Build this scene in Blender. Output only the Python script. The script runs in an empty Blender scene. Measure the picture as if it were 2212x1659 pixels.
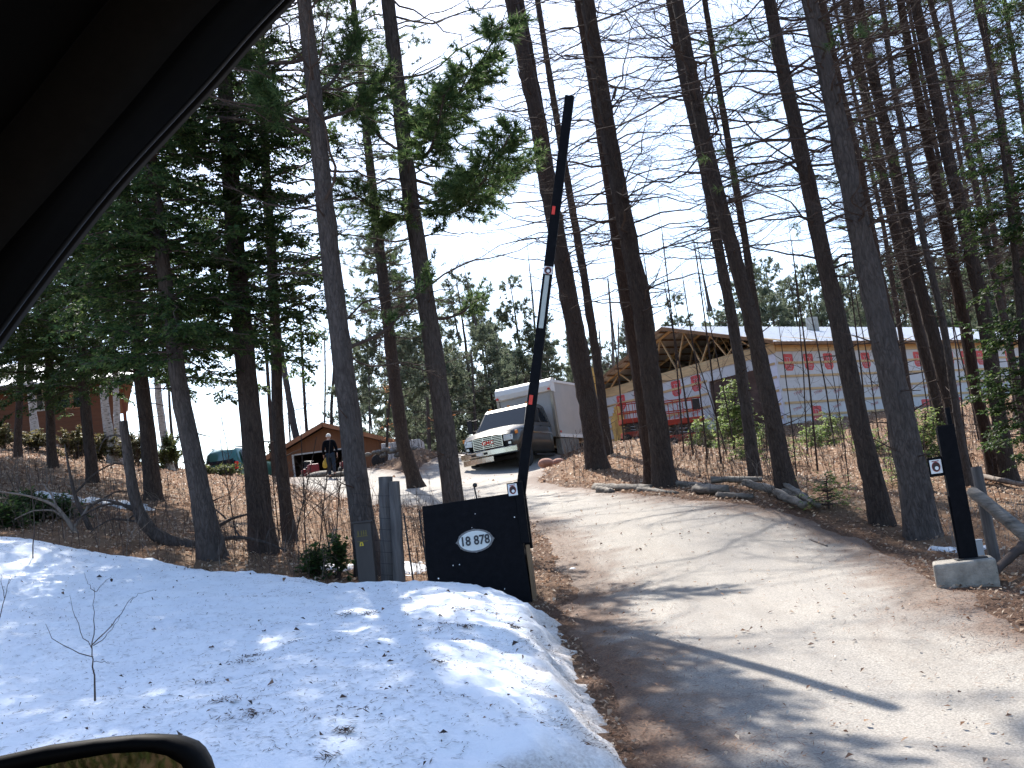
import bpy, math, random
import numpy as np
from mathutils import Vector, Matrix

# ------------------------------------------------------------------ camera
S = bpy.context.scene
COL = S.collection
rad = math.radians
F_, CX_, CY_ = 2364.0, 1106.0, 829.5          # focal length and centre of a 2212-wide frame
PITCH, ROLL, EYE = rad(7.5), rad(7.4), 1.5
fw = np.array([0, math.cos(PITCH), math.sin(PITCH)])
u0 = np.array([0, -math.sin(PITCH), math.cos(PITCH)])
r0 = np.array([1.0, 0, 0])
RV = math.cos(ROLL) * r0 - math.sin(ROLL) * u0
UV = math.sin(ROLL) * r0 + math.cos(ROLL) * u0
CAM = np.array([0, 0, EYE])
cd = bpy.data.cameras.new('camera')
cd.sensor_width = 36
cd.lens = 36 * F_ / 2212
cd.clip_start = 0.02
cd.clip_end = 1500
cam = bpy.data.objects.new('camera', cd)
COL.objects.link(cam)
M3 = Matrix(((RV[0], UV[0], -fw[0], 0), (RV[1], UV[1], -fw[1], 0), (RV[2], UV[2], -fw[2], EYE), (0, 0, 0, 1)))
cam.matrix_world = M3
S.camera = cam

# ------------------------------------------------------------------ sky, sun, exposure
SUN_AZ, SUN_EL = rad(11.0), rad(50.0)         # azimuth to the left of straight ahead
W = bpy.data.worlds.new('World')
S.world = W
W.use_nodes = True
wn, wl = W.node_tree.nodes, W.node_tree.links
sky = wn.new('ShaderNodeTexSky')
sky.sky_type = 'NISHITA'
sky.sun_disc = False
sky.sun_elevation = SUN_EL
sky.sun_rotation = -SUN_AZ
sky.altitude = 300
sky.air_density = 1.0
sky.dust_density = 1.6
sky.ozone_density = 2.0
wn['Background'].inputs['Strength'].default_value = 0.148
wl.new(sky.outputs[0], wn['Background'].inputs[0])
sd = bpy.data.lights.new('sun', 'SUN')
sd.energy = 5.0
sd.angle = rad(0.55)
sd.color = (1.0, 0.95, 0.87)
sun = bpy.data.objects.new('sun', sd)
COL.objects.link(sun)
SUNV = Vector((-math.sin(SUN_AZ) * math.cos(SUN_EL), math.cos(SUN_AZ) * math.cos(SUN_EL), math.sin(SUN_EL)))
sun.rotation_euler = SUNV.to_track_quat('Z', 'Y').to_euler()
S.view_settings.view_transform = 'Standard'
S.view_settings.look = 'None'
S.view_settings.gamma = 1
S.view_settings.exposure = 1.2
S.render.engine = 'CYCLES'
S.cycles.use_denoising = True
S.cycles.max_bounces = 6
S.cycles.diffuse_bounces = 3
S.cycles.transmission_bounces = 4
S.cycles.transparent_max_bounces = 8
S.cycles.caustics_reflective = False
S.cycles.caustics_refractive = False

RNG = np.random.default_rng(11)

# ------------------------------------------------------------------ mesh helpers
def nrm(a):
    a = np.asarray(a, float)
    return a / np.maximum(np.linalg.norm(a, axis=-1, keepdims=True), 1e-9)

class MB:
    """collects quads and triangles, links them as one mesh object"""
    def __init__(self):
        self.v, self.q, self.t, self.n = [], [], [], 0
        self.qm, self.tm = [], []
    def add(self, v, quads=None, tris=None, m=0):
        v = np.asarray(v, float).reshape(-1, 3)
        if quads is not None and len(quads):
            q = np.asarray(quads, int).reshape(-1, 4) + self.n
            self.q.append(q); self.qm.append(np.full(len(q), m))
        if tris is not None and len(tris):
            t = np.asarray(tris, int).reshape(-1, 3) + self.n
            self.t.append(t); self.tm.append(np.full(len(t), m))
        self.v.append(v); self.n += len(v)
        return self
    def box(self, x0, x1, y0, y1, z0, z1, m=0):
        v = [(x, y, z) for z in (z0, z1) for y in (y0, y1) for x in (x0, x1)]
        return self.add(v, [(0, 2, 3, 1), (4, 5, 7, 6), (0, 1, 5, 4), (2, 6, 7, 3), (0, 4, 6, 2), (1, 3, 7, 5)], m=m)
    def bar(self, p, q, w, h, up=(0, 0, 1), m=0):
        p, q = np.array(p, float), np.array(q, float)
        d = nrm(q - p)
        s = np.cross(d, up)
        if np.linalg.norm(s) < 1e-4: s = np.cross(d, (1, 0, 0))
        s = nrm(s); u = np.cross(s, d)
        v = [b + s * a * w / 2 + u * c * h / 2 for b in (p, q) for c in (-1, 1) for a in (-1, 1)]
        return self.add(v, [(0, 1, 3, 2), (4, 6, 7, 5), (0, 4, 5, 1), (2, 3, 7, 6), (0, 2, 6, 4), (1, 5, 7, 3)], m=m)
    def prism(self, poly, d, m=0):
        """poly: (n,3) planar loop, extruded by vector d"""
        a = np.asarray(poly, float); n = len(a)
        v = np.vstack([a, a + np.asarray(d, float)])
        side = [(i, (i + 1) % n, n + (i + 1) % n, n + i) for i in range(n)]
        tr = [(0, i + 1, i) for i in range(1, n - 1)] + [(n, n + i, n + i + 1) for i in range(1, n - 1)]
        return self.add(v, side, tr, m=m)
    def lathe(self, prof, c=(0, 0, 0), n=24, axis='z', m=0):
        prof = np.asarray(prof, float); k = len(prof)
        a = np.arange(n) * 2 * math.pi / n
        rr, zz = prof[:, 0][:, None], np.repeat(prof[:, 1][:, None], n, 1)
        x, y = rr * np.cos(a), rr * np.sin(a)
        if axis == 'z': v = np.stack([x, y, zz], -1)
        elif axis == 'x': v = np.stack([zz, x, y], -1)
        else: v = np.stack([y, zz, x], -1)
        v = v.reshape(-1, 3) + np.asarray(c, float)
        i, j = np.meshgrid(np.arange(k - 1), np.arange(n), indexing='ij')
        q = np.stack([i * n + j, i * n + (j + 1) % n, (i + 1) * n + (j + 1) % n, (i + 1) * n + j], -1).reshape(-1, 4)
        return self.add(v, q, m=m)
    def tubes(self, P, Rr, sides=3, m=0, cap=False):
        P = np.asarray(P, float); Rr = np.asarray(Rr, float)
        if P.ndim == 2: P, Rr = P[None], Rr[None]
        if len(P) == 0: return self
        N, K, _ = P.shape
        T = np.gradient(P, axis=1); T = nrm(T)
        d0 = nrm(P[:, -1] - P[:, 0])
        ref = np.where(np.abs(d0[:, 2:3]) > 0.8, np.array([[1.0, 0, 0]]), np.array([[0, 0, 1.0]]))[:, None, :]
        s = nrm(np.cross(T, np.broadcast_to(ref, T.shape))); u = np.cross(s, T)
        a = np.arange(sides) * 2 * math.pi / sides
        ring = s[:, :, None, :] * np.cos(a)[None, None, :, None] + u[:, :, None, :] * np.sin(a)[None, None, :, None]
        v = P[:, :, None, :] + ring * Rr[:, :, None, None] if Rr.ndim == 2 else P[:, :, None, :] + ring * Rr[..., None]
        i = np.arange(N)[:, None, None] * K * sides
        k = np.arange(K - 1)[None, :, None] * sides
        j = np.arange(sides)[None, None, :]
        j2 = (j + 1) % sides
        q = np.stack([i + k + j, i + k + j2, i + k + sides + j2, i + k + sides + j], -1).reshape(-1, 4)
        tr = None
        if cap:
            tr = []
            for nn in range(N):
                for kk in (0, K - 1):
                    b = (nn * K + kk) * sides
                    for jj in range(1, sides - 1):
                        tr.append((b, b + jj + 1, b + jj) if kk == 0 else (b, b + jj, b + jj + 1))
        return self.add(v.reshape(-1, 3), q, tr, m=m)
    def mesh(self, name, origin=(0, 0, 0), smooth=False):
        V = (np.vstack(self.v) if self.v else np.zeros((0, 3))) - np.asarray(origin, float)
        Q = np.vstack(self.q) if self.q else np.zeros((0, 4), int)
        T = np.vstack(self.t) if self.t else np.zeros((0, 3), int)
        me = bpy.data.meshes.new(name)
        me.vertices.add(len(V)); me.vertices.foreach_set('co', V.ravel().astype(np.float32))
        nl = Q.size + T.size
        me.loops.add(nl)
        me.loops.foreach_set('vertex_index', np.concatenate([Q.ravel(), T.ravel()]).astype(np.int32))
        me.polygons.add(len(Q) + len(T))
        st = np.concatenate([np.arange(len(Q)) * 4, Q.size + np.arange(len(T)) * 3]).astype(np.int32)
        me.polygons.foreach_set('loop_start', st)
        mi = np.concatenate(self.qm + self.tm).astype(np.int32) if (self.qm or self.tm) else np.zeros(0, np.int32)
        me.polygons.foreach_set('material_index', mi)
        me.polygons.foreach_set('use_smooth', np.full(len(Q) + len(T), smooth))
        me.update(calc_edges=True)
        return me
    def build(self, name, mats, parent=None, origin=(0, 0, 0), smooth=False, bevel=0.0, label=None):
        me = self.mesh(name, origin, smooth)
        for mm in (mats if isinstance(mats, (list, tuple)) else [mats]): me.materials.append(mm)
        o = bpy.data.objects.new(name, me)
        COL.objects.link(o)
        if parent is not None: o.parent = parent
        else: o.location = origin
        if bevel:
            b = o.modifiers.new('bevel', 'BEVEL'); b.width = bevel; b.segments = 2; b.limit_method = 'ANGLE'
            b.harden_normals = False
        if label: o['label'] = label
        return o

def thing(name, label, cat, loc=(0, 0, 0), rz=0.0, group=None):
    o = bpy.data.objects.new(name, None)
    o.empty_display_size = 0.2
    COL.objects.link(o)
    o.location = loc; o.rotation_euler = (0, 0, rz)
    o['label'] = label; o['category'] = cat
    if group: o['group'] = group
    return o
def tag(o, label, cat, group=None):
    o['label'] = label; o['category'] = cat
    if group: o['group'] = group
    return o
def setting(o, kind='structure', label=None):
    o['kind'] = kind
    if label: o['label'] = label
    return o

def text_arrays(body, size, depth=0.004, bold=0.0):
    """the letters of a text as a mesh lying in the xz plane, centred, facing -y"""
    c = bpy.data.curves.new('lettering', 'FONT')
    c.body = body; c.size = size; c.extrude = depth; c.align_x = 'CENTER'; c.align_y = 'CENTER'
    c.resolution_u = 3; c.offset = bold
    o = bpy.data.objects.new('lettering', c)
    COL.objects.link(o)
    dg = bpy.context.evaluated_depsgraph_get()
    me = bpy.data.meshes.new_from_object(o.evaluated_get(dg))
    V = np.array([v.co[:] for v in me.vertices])
    me.calc_loop_triangles()
    T = np.array([t.vertices[:] for t in me.loop_triangles])
    bpy.data.objects.remove(o); bpy.data.curves.remove(c); bpy.data.meshes.remove(me)
    V = np.stack([V[:, 0], -V[:, 2], V[:, 1]], -1)
    return V, T

# ------------------------------------------------------------------ materials
def ramp(nt, fac, stops):
    r = nt.nodes.new('ShaderNodeValToRGB')
    e = r.color_ramp.elements
    while len(e) < len(stops): e.new(0.5)
    for k, (p, c) in enumerate(stops):
        e[k].position = p; e[k].color = (*c, 1)
    nt.links.new(fac, r.inputs[0])
    return r.outputs[0]
def noise(nt, scale, detail=4, rough=0.6, stretch=(1, 1, 1), coord='Object', dist=0.0):
    tc = nt.nodes.new('ShaderNodeTexCoord')
    mp = nt.nodes.new('ShaderNodeMapping'); mp.inputs['Scale'].default_value = stretch
    nt.links.new(tc.outputs[coord], mp.inputs[0])
    n = nt.nodes.new('ShaderNodeTexNoise')
    n.inputs['Scale'].default_value = scale; n.inputs['Detail'].default_value = detail
    n.inputs['Roughness'].default_value = rough; n.inputs['Distortion'].default_value = dist
    nt.links.new(mp.outputs[0], n.inputs['Vector'])
    return n.outputs[0]
def bump(nt, h, strength, dist=0.02):
    b = nt.nodes.new('ShaderNodeBump')
    b.inputs['Strength'].default_value = strength; b.inputs['Distance'].default_value = dist
    nt.links.new(h, b.inputs['Height'])
    return b.outputs[0]
def mix(nt, fac, a, b):
    m = nt.nodes.new('ShaderNodeMix'); m.data_type = 'RGBA'
    if hasattr(fac, 'is_linked') or hasattr(fac, 'links'): nt.links.new(fac, m.inputs[0])
    else: m.inputs[0].default_value = fac
    for x, i in ((a, 6), (b, 7)):
        if isinstance(x, tuple): m.inputs[i].default_value = (*x, 1)
        else: nt.links.new(x, m.inputs[i])
    return m.outputs[2]
def newmat(name):
    m = bpy.data.materials.new(name); m.use_nodes = True
    return m, m.node_tree, m.node_tree.nodes['Principled BSDF']
def mat(name, c, rough=0.7, metal=0.0, var=0.25, scale=6, bmp=0.0, bscale=None, stretch=(1, 1, 1), spec=0.4, coat=0.0):
    m, nt, b = newmat(name)
    lo = tuple(x * (1 - var) for x in c); hi = tuple(min(1, x * (1 + var)) for x in c)
    n = noise(nt, scale, 5, 0.65, stretch)
    nt.links.new(ramp(nt, n, [(0.3, lo), (0.7, hi)]), b.inputs['Base Color'])
    b.inputs['Roughness'].default_value = rough
    b.inputs['Metallic'].default_value = metal
    b.inputs['Specular IOR Level'].default_value = spec
    b.inputs['Coat Weight'].default_value = coat
    if bmp:
        n2 = noise(nt, bscale or scale * 3, 4, 0.6, stretch)
        nt.links.new(bump(nt, n2, bmp), b.inputs['Normal'])
    return m
def bark(name, dark, light, vs=24.0, stretch=(1, 1, 0.30), moss=None):
    m, nt, b = newmat(name)
    tc = nt.nodes.new('ShaderNodeTexCoord')
    mp = nt.nodes.new('ShaderNodeMapping'); mp.inputs['Scale'].default_value = stretch
    nt.links.new(tc.outputs['Object'], mp.inputs[0])
    vo = nt.nodes.new('ShaderNodeTexVoronoi'); vo.feature = 'DISTANCE_TO_EDGE'
    vo.inputs['Scale'].default_value = vs
    nz = nt.nodes.new('ShaderNodeTexNoise'); nz.inputs['Scale'].default_value = 9
    nt.links.new(mp.outputs[0], nz.inputs['Vector'])
    ad = nt.nodes.new('ShaderNodeVectorMath'); ad.operation = 'MULTIPLY_ADD'
    ad.inputs[1].default_value = (0.13, 0.13, 0.22)
    nt.links.new(nz.outputs[1], ad.inputs[0]); nt.links.new(mp.outputs[0], ad.inputs[2])
    nt.links.new(ad.outputs[0], vo.inputs['Vector'])
    n = noise(nt, 22, 6, 0.7, (1, 1, 0.3))
    c1 = ramp(nt, n, [(0.25, dark), (0.75, light)])
    cr = ramp(nt, vo.outputs[0], [(0.0, (.30, .28, .27)), (0.16, (1, 1, 1))])
    mm = nt.nodes.new('ShaderNodeMix'); mm.data_type = 'RGBA'; mm.blend_type = 'MULTIPLY'; mm.inputs[0].default_value = 0.5
    nt.links.new(c1, mm.inputs[6]); nt.links.new(cr, mm.inputs[7])
    out = mm.outputs[2]
    big = noise(nt, 1.3, 3, 0.6)
    out = mix(nt, ramp(nt, big, [(0.45, (0, 0, 0)), (0.7, (0.6, 0.6, 0.6))]), out, tuple(0.6 * (x + y) * 0.6 + 0.02 for x, y in zip(dark, light)))
    nt.links.new(out, b.inputs['Base Color'])
    b.inputs['Roughness'].default_value = 0.9
    b.inputs['Specular IOR Level'].default_value = 0.148
    h = nt.nodes.new('ShaderNodeMath'); h.operation = 'ADD'
    nt.links.new(vo.outputs[0], h.inputs[0]); nt.links.new(n, h.inputs[1])
    nt.links.new(bump(nt, h.outputs[0], 1.0, 0.03), b.inputs['Normal'])
    return m
def foliage(name, cols, trans=0.45, rough=0.55):
    m, nt, b = newmat(name)
    g = nt.nodes.new('ShaderNodeNewGeometry')
    n = len(cols)
    c = ramp(nt, g.outputs['Random Per Island'], [(k / max(1, n - 1), x) for k, x in enumerate(cols)])
    nt.links.new(c, b.inputs['Base Color'])
    b.inputs['Roughness'].default_value = rough
    b.inputs['Specular IOR Level'].default_value = 0.3
    t = nt.nodes.new('ShaderNodeBsdfTranslucent')
    hs = nt.nodes.new('ShaderNodeHueSaturation'); hs.inputs['Hue'].default_value = 0.485; hs.inputs['Value'].default_value = 1.6
    nt.links.new(c, hs.inputs['Color']); nt.links.new(hs.outputs[0], t.inputs[0])
    ms = nt.nodes.new('ShaderNodeMixShader'); ms.inputs[0].default_value = trans
    nt.links.new(b.outputs[0], ms.inputs[1]); nt.links.new(t.outputs[0], ms.inputs[2])
    nt.links.new(ms.outputs[0], nt.nodes['Material Output'].inputs[0])
    return m

# ------------------------------------------------------------------ frame <-> place
def P(u, v, y):
    d = fw + ((u - CX_) / F_) * RV + ((CY_ - v) / F_) * UV
    return CAM + d * (y / d[1])
# ------------------------------------------------------------------ terrain
_ctl = [(-0.08, 11.8, .70), (3.77, 10, .53), (1.26, 19, 1.64), (-2.19, 42, 3.81), (-.21, 42, 3.72), (-7.44, 43, 4.35), (1.42, 6, .07),
        (.38, 5.6, .2), (2.4, 6, -.02), (-6.5, 13.5, 2.1), (-3.92, 13.5, 1.6), (-2.41, 12.6, 1.12), (-3.07, 6.2, .5), (-6.79, 20, 2.82),
        (-9.43, 24, 3.66), (-12, 28, 4.69), (-21, 46, 7.9), (-3.51, 14.5, 1.64), (-3.72, 17, 1.79), (-13.7, 50, 5.0), (-11.6, 57, 4.3),
        (-8, 57, 4.3), (2.01, 30, 3.03), (2.9, 23, 2.03), (3.98, 17, 1.55), (4.57, 14.5, .85), (4.71, 13.5, .74), (8.46, 20, 1.22),
        (8.26, 19, 1.06), (11.8, 48, 4.4), (5.7, 64, 4.9), (-3.4, 46, 5.0), (.43, 13, .84), (-2.94, 26, 2.35), (-8.1, 38, 4.04),
        (3.67, 8.6, .4), (2.2, 20, 1.83), (4.05, 15.5, 1.26), (0, 0, 0), (-10, 0, 0.0), (10, 0, 0), (0, -15, 0), (-25, -15, 0), (25, -15, 0),
        (12, 10, .6), (16, 22, 1.6), (28, 32, 3.0), (32, 55, 5.0), (13, 34, 2.6), (6, 38, 3.1), (9.5, 41, 3.2), (11.5, 45.5, 3.9), (-14, 10, 2.6), (-22, 26, 5.8), (-36, 42, 8.6),
        (-40, 70, 8.5), (0, 85, 4.5), (-40, 110, 6.0), (40, 100, 5.0), (0, 120, 4.0), (20, 75, 5.0), (-9, 5, .9), (-2, 36, 3.3), (-5, 32, 3.1)]
_c = np.array(_ctl)
def _k(r2): return 0.5 * r2 * np.log(np.maximum(r2, 1e-9))
_n = len(_c)
_A = np.zeros((_n + 3, _n + 3))
_d2 = ((_c[:, None, :2] - _c[None, :, :2]) ** 2).sum(-1)
_A[:_n, :_n] = _k(_d2) + np.eye(_n) * 2.5
_A[:_n, _n] = 1; _A[:_n, _n + 1:] = _c[:, :2]; _A[_n, :_n] = 1; _A[_n + 1:, :_n] = _c[:, :2].T
_w = np.linalg.solve(_A, np.concatenate([_c[:, 2], np.zeros(3)]))
def height(x, y):
    """the lie of the land (without small bumps)"""
    x = np.asarray(x, float); y = np.asarray(y, float)
    sh = x.shape; x = x.ravel(); y = y.ravel()
    xc, yc = np.clip(x, -55, 55), np.clip(y, -20, 125)
    out = np.empty(len(x))
    for s in range(0, len(x), 60000):
        a, b = xc[s:s + 60000], yc[s:s + 60000]
        r2 = (a[:, None] - _c[None, :, 0]) ** 2 + (b[:, None] - _c[None, :, 1]) ** 2
        out[s:s + 60000] = _k(r2) @ _w[:_n] + _w[_n] + _w[_n + 1] * a + _w[_n + 2] * b
    far = np.hypot(x - xc, y - yc)
    out = out * np.exp(-far / 160)
    return out.reshape(sh)
def h1(x, y): return float(height(np.array([x]), np.array([y]))[0])
def G(u, v, y0=4.0, y1=90.0):
    """the place where the line of sight through (u, v) meets the land"""
    ys = np.arange(y0, y1, 0.03)
    d = fw + ((u - CX_) / F_) * RV + ((CY_ - v) / F_) * UV
    p = CAM + d * (ys / d[1])[:, None]
    b = p[:, 2] <= height(p[:, 0], p[:, 1])
    i = int(np.argmax(b)) if b.any() else len(ys) - 1
    return p[i]
def vnoise(x, y, seed=0):
    x = np.asarray(x, float); y = np.asarray(y, float)
    xi, yi = np.floor(x).astype(int), np.floor(y).astype(int)
    xf, yf = x - xi, y - yi
    xf = xf * xf * (3 - 2 * xf); yf = yf * yf * (3 - 2 * yf)
    def hsh(a, b):
        n = (a * 374761393 + b * 668265263 + seed * 974634777) & 0x7fffffff
        n = ((n ^ (n >> 13)) * 1274126177) & 0x7fffffff
        return ((n ^ (n >> 16)) & 0xffff) / 65535.0
    return (hsh(xi, yi) * (1 - xf) + hsh(xi + 1, yi) * xf) * (1 - yf) + (hsh(xi, yi + 1) * (1 - xf) + hsh(xi + 1, yi + 1) * xf) * yf
def fbm(x, y, seed=0, oct=4):
    s, a, f, t = 0, 0.5, 1.0, 0
    for k in range(oct):
        s = s + a * vnoise(np.asarray(x) * f, np.asarray(y) * f, seed + k); t += a; a *= 0.5; f *= 2.03
    return s / t - 0.5
def sdist(x, y, poly):
    """distance inside a polygon, negative outside"""
    poly = np.asarray(poly, float); x = np.asarray(x, float); y = np.asarray(y, float)
    d = np.full(x.shape, 1e9); ins = np.zeros(x.shape, bool)
    for a, b in zip(poly, np.roll(poly, -1, 0)):
        e = b - a
        t = np.clip(((x - a[0]) * e[0] + (y - a[1]) * e[1]) / max(e @ e, 1e-9), 0, 1)
        d = np.minimum(d, np.hypot(x - a[0] - t * e[0], y - a[1] - t * e[1]))
        if abs(b[1] - a[1]) > 1e-9:
            c = ((a[1] > y) != (b[1] > y)) & (x < (b[0] - a[0]) * (y - a[1]) / (b[1] - a[1]) + a[0])
            ins ^= c
    return np.where(ins, d, -d)
sstep = lambda a, b, x: (lambda t: t * t * (3 - 2 * t))(np.clip((x - a) / (b - a), 0, 1))

_g = lambda L: [tuple(G(u, v)[:2]) for u, v in L]
ROAD = (_g([(1400, 1655), (1330, 1520), (1285, 1400), (1262, 1330), (1235, 1240), (1205, 1180), (1160, 1135), (1040, 1108), (870, 1094), (760, 1080), (690, 1066), (622, 1046)])
        + [(-9.5, 44.5), (-12.5, 52), (-13.5, 57), (-7.2, 57), (-6.6, 46.0), (-4.4, 42.6)]
        + [(-2.2, 50), (1.6, 52), (1.4, 42)]
        + _g([(1160, 1042), (1290, 1058), (1400, 1070), (1520, 1080), (1640, 1098), (1740, 1122), (1840, 1168), (1930, 1212), (2000, 1262), (2110, 1318), (2212, 1362)])
        + [(4.6, 6.2), (9, 4.4), (30, 3.0), (60, 3), (60, -1.6), (-60, -1.6), (-60, 2.4), (-8, 2.6), (-2, 3.0), (-0.3, 4.2)])
SNOW = (_g([(1152, 1320), (1100, 1310), (1000, 1307), (910, 1306), (800, 1300), (745, 1293), (700, 1278), (620, 1268), (540, 1258), (450, 1246), (350, 1228), (240, 1210), (130, 1192), (0, 1176)])
        + [(-10, 13.6), (-16, 13.2), (-16, 3.6), (-6, 3.3), (-2, 3.5), (-.4, 4.6)]
        + _g([(1400, 1720), (1352, 1659), (1316, 1600), (1278, 1520), (1246, 1450), (1212, 1390), (1178, 1335)]))
# the sheet itself: fine steps near the car, coarse ones far out to the horizon
def steps(*seg):
    out = []
    for a, b, d in seg: out += list(np.arange(a, b, d))
    return np.array(out + [seg[-1][1]])
GX = np.unique(np.concatenate([-np.geomspace(60, 700, 9), steps((-60, -16, 1.2), (-16, -9, .35), (-9, 10, .14), (10, 18, .4), (18, 60, 1.2)), np.geomspace(61, 700, 9)]).round(4))
GY = np.unique(np.concatenate([-np.geomspace(20, 500, 8), steps((-19, 3, .6), (3, 24, .14), (24, 50, .3), (50, 110, 1.2)), np.geomspace(112, 900, 10)]).round(4))
XX, YY = np.meshgrid(GX, GY)
def roadin(x, y):
    return sdist(x, y, ROAD) + 0.45 * fbm(x * 0.9, y * 0.9, 5) + 0.22 * fbm(x * 4, y * 4, 6)
def grounded(x, y):
    z = height(x, y)
    rd = roadin(x, y)
    off = sstep(-0.15, 0.5, rd)
    near = np.exp(-np.maximum(np.hypot(x, y) - 60, 0) / 30)
    bumps = (0.28 * fbm(x * .35, y * .35, 1) + 0.12 * fbm(x * 1.3, y * 1.3, 2) + 0.05 * fbm(x * 5, y * 5, 3)) * near
    heap = 0.55 * np.exp(-(((x + 3.7) / 1.5) ** 2 + ((y - 45.5) / 1.6) ** 2)) + 0.5 * np.exp(-(((x - 3.3) / 2.2) ** 2 + ((y - 33) / 2.5) ** 2)) \
        + 0.0 * np.exp(-(((x - 10.5) / 4) ** 2 + ((y - 40) / 3) ** 2))
    return z + (bumps + heap) * (1 - sstep(-.9, .1, rd)) - 0.05 * sstep(-.1, .35, rd), rd
Zg, RDg = grounded(XX, YY)
def grid_mb(x, y, z, keep=None):
    ny, nx = x.shape
    i, j = np.meshgrid(np.arange(ny - 1), np.arange(nx - 1), indexing='ij')
    q = np.stack([i * nx + j, i * nx + j + 1, (i + 1) * nx + j + 1, (i + 1) * nx + j], -1).reshape(-1, 4)
    V = np.stack([x, y, z], -1).reshape(-1, 3)
    if keep is not None:
        k = keep.reshape(-1)
        q = q[k[q].any(1)]
        used = np.unique(q); mp = np.full(len(V), -1); mp[used] = np.arange(len(used))
        V, q = V[used], mp[q]
    return MB().add(V, q)

def m_floor():
    m, nt, b = newmat('forest_floor')
    n1 = noise(nt, 0.55, 5, 0.65); n2 = noise(nt, 9, 6, 0.75); n3 = noise(nt, 38, 4, 0.7)
    a = ramp(nt, n3, [(0.3, (.075, .047, .032)), (0.5, (.20, .135, .088)), (0.72, (.40, .31, .225))])
    c = ramp(nt, n2, [(0.3, (.09, .052, .034)), (0.55, (.23, .145, .09)), (0.8, (.36, .28, .20))])
    base = mix(nt, 0.5, a, c)
    red = mix(nt, 0.5, base, (.17, .082, .042))
    at = nt.nodes.new('ShaderNodeAttribute'); at.attribute_name = 'edge'
    fl = mix(nt, ramp(nt, n1, [(.4, (0, 0, 0)), (.62, (1, 1, 1))]), base, red)
    nt.links.new(mix(nt, at.outputs['Fac'], fl, ramp(nt, n3, [(.35, (.055, .034, .024)), (.6, (.16, .098, .066))])), b.inputs['Base Color'])
    b.inputs['Roughness'].default_value = 0.95
    b.inputs['Specular IOR Level'].default_value = 0.1
    nt.links.new(bump(nt, n3, 0.8, 0.04), b.inputs['Normal'])
    return m
def m_road():
    m, nt, b = newmat('sandy_worn_asphalt')
    n1 = noise(nt, 0.5, 5, 0.6, (1, .35, 1)); n2 = noise(nt, 7, 6, 0.7); n3 = noise(nt, 70, 3, 0.7)
    a = ramp(nt, n3, [(0.3, (.17, .15, .13)), (0.52, (.315, .286, .246)), (0.75, (.48, .438, .378))])
    g = ramp(nt, n3, [(0.3, (.12, .113, .107)), (0.7, (.30, .275, .245))])
    c = mix(nt, ramp(nt, n1, [(.38, (0, 0, 0)), (.62, (1, 1, 1))]), a, g)
    n4 = noise(nt, 2.4, 5, .65, (1, .10, 1))
    c = mix(nt, ramp(nt, n4, [(.48, (0, 0, 0)), (.66, (.5, .5, .5))]), c, (.19, .165, .14))
    d = mix(nt, ramp(nt, n2, [(.58, (0, 0, 0)), (.75, (.4, .4, .4))]), c, (.20, .14, .095))
    at = nt.nodes.new('ShaderNodeAttribute'); at.attribute_name = 'edge'
    e = mix(nt, at.outputs['Fac'], d, ramp(nt, n3, [(.35, (.055, .034, .024)), (.6, (.16, .098, .066))]))
    nt.links.new(e, b.inputs['Base Color'])
    b.inputs['Roughness'].default_value = 0.85
    b.inputs['Specular IOR Level'].default_value = 0.25
    nt.links.new(bump(nt, n3, 0.5, 0.012), b.inputs['Normal'])
    return m
def m_snow():
    m, nt, b = newmat('old_spring_snow')
    n = noise(nt, 1.5, 5, 0.6); n2 = noise(nt, 45, 5, 0.7)
    at = nt.nodes.new('ShaderNodeAttribute'); at.attribute_name = 'edge'
    c = ramp(nt, n, [(.3, (.74, .78, .84)), (.7, (.86, .88, .91))])
    d = ramp(nt, n2, [(.3, (.20, .13, .08)), (.62, (.62, .57, .52))])
    nt.links.new(mix(nt, at.outputs['Fac'], c, d), b.inputs['Base Color'])
    b.inputs['Roughness'].default_value = 0.6
    b.inputs['Specular IOR Level'].default_value = 0.35
    nt.links.new(bump(nt, n2, 0.5, 0.02), b.inputs['Normal'])
    return m
M_FLOOR, M_ROAD, M_SNOW = m_floor(), m_road(), m_snow()
ground = setting(grid_mb(XX, YY, Zg).build('ground', M_FLOOR, smooth=True))
def with_edge(o, vals):
    at = o.data.attributes.new('edge', 'FLOAT', 'POINT')
    at.data.foreach_set('value', np.asarray(vals, np.float32))
with_edge(ground, np.clip(sstep(-.9, -.1, RDg + .5 * fbm(XX * 3, YY * 3, 31)), 0, 1).ravel())
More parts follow.
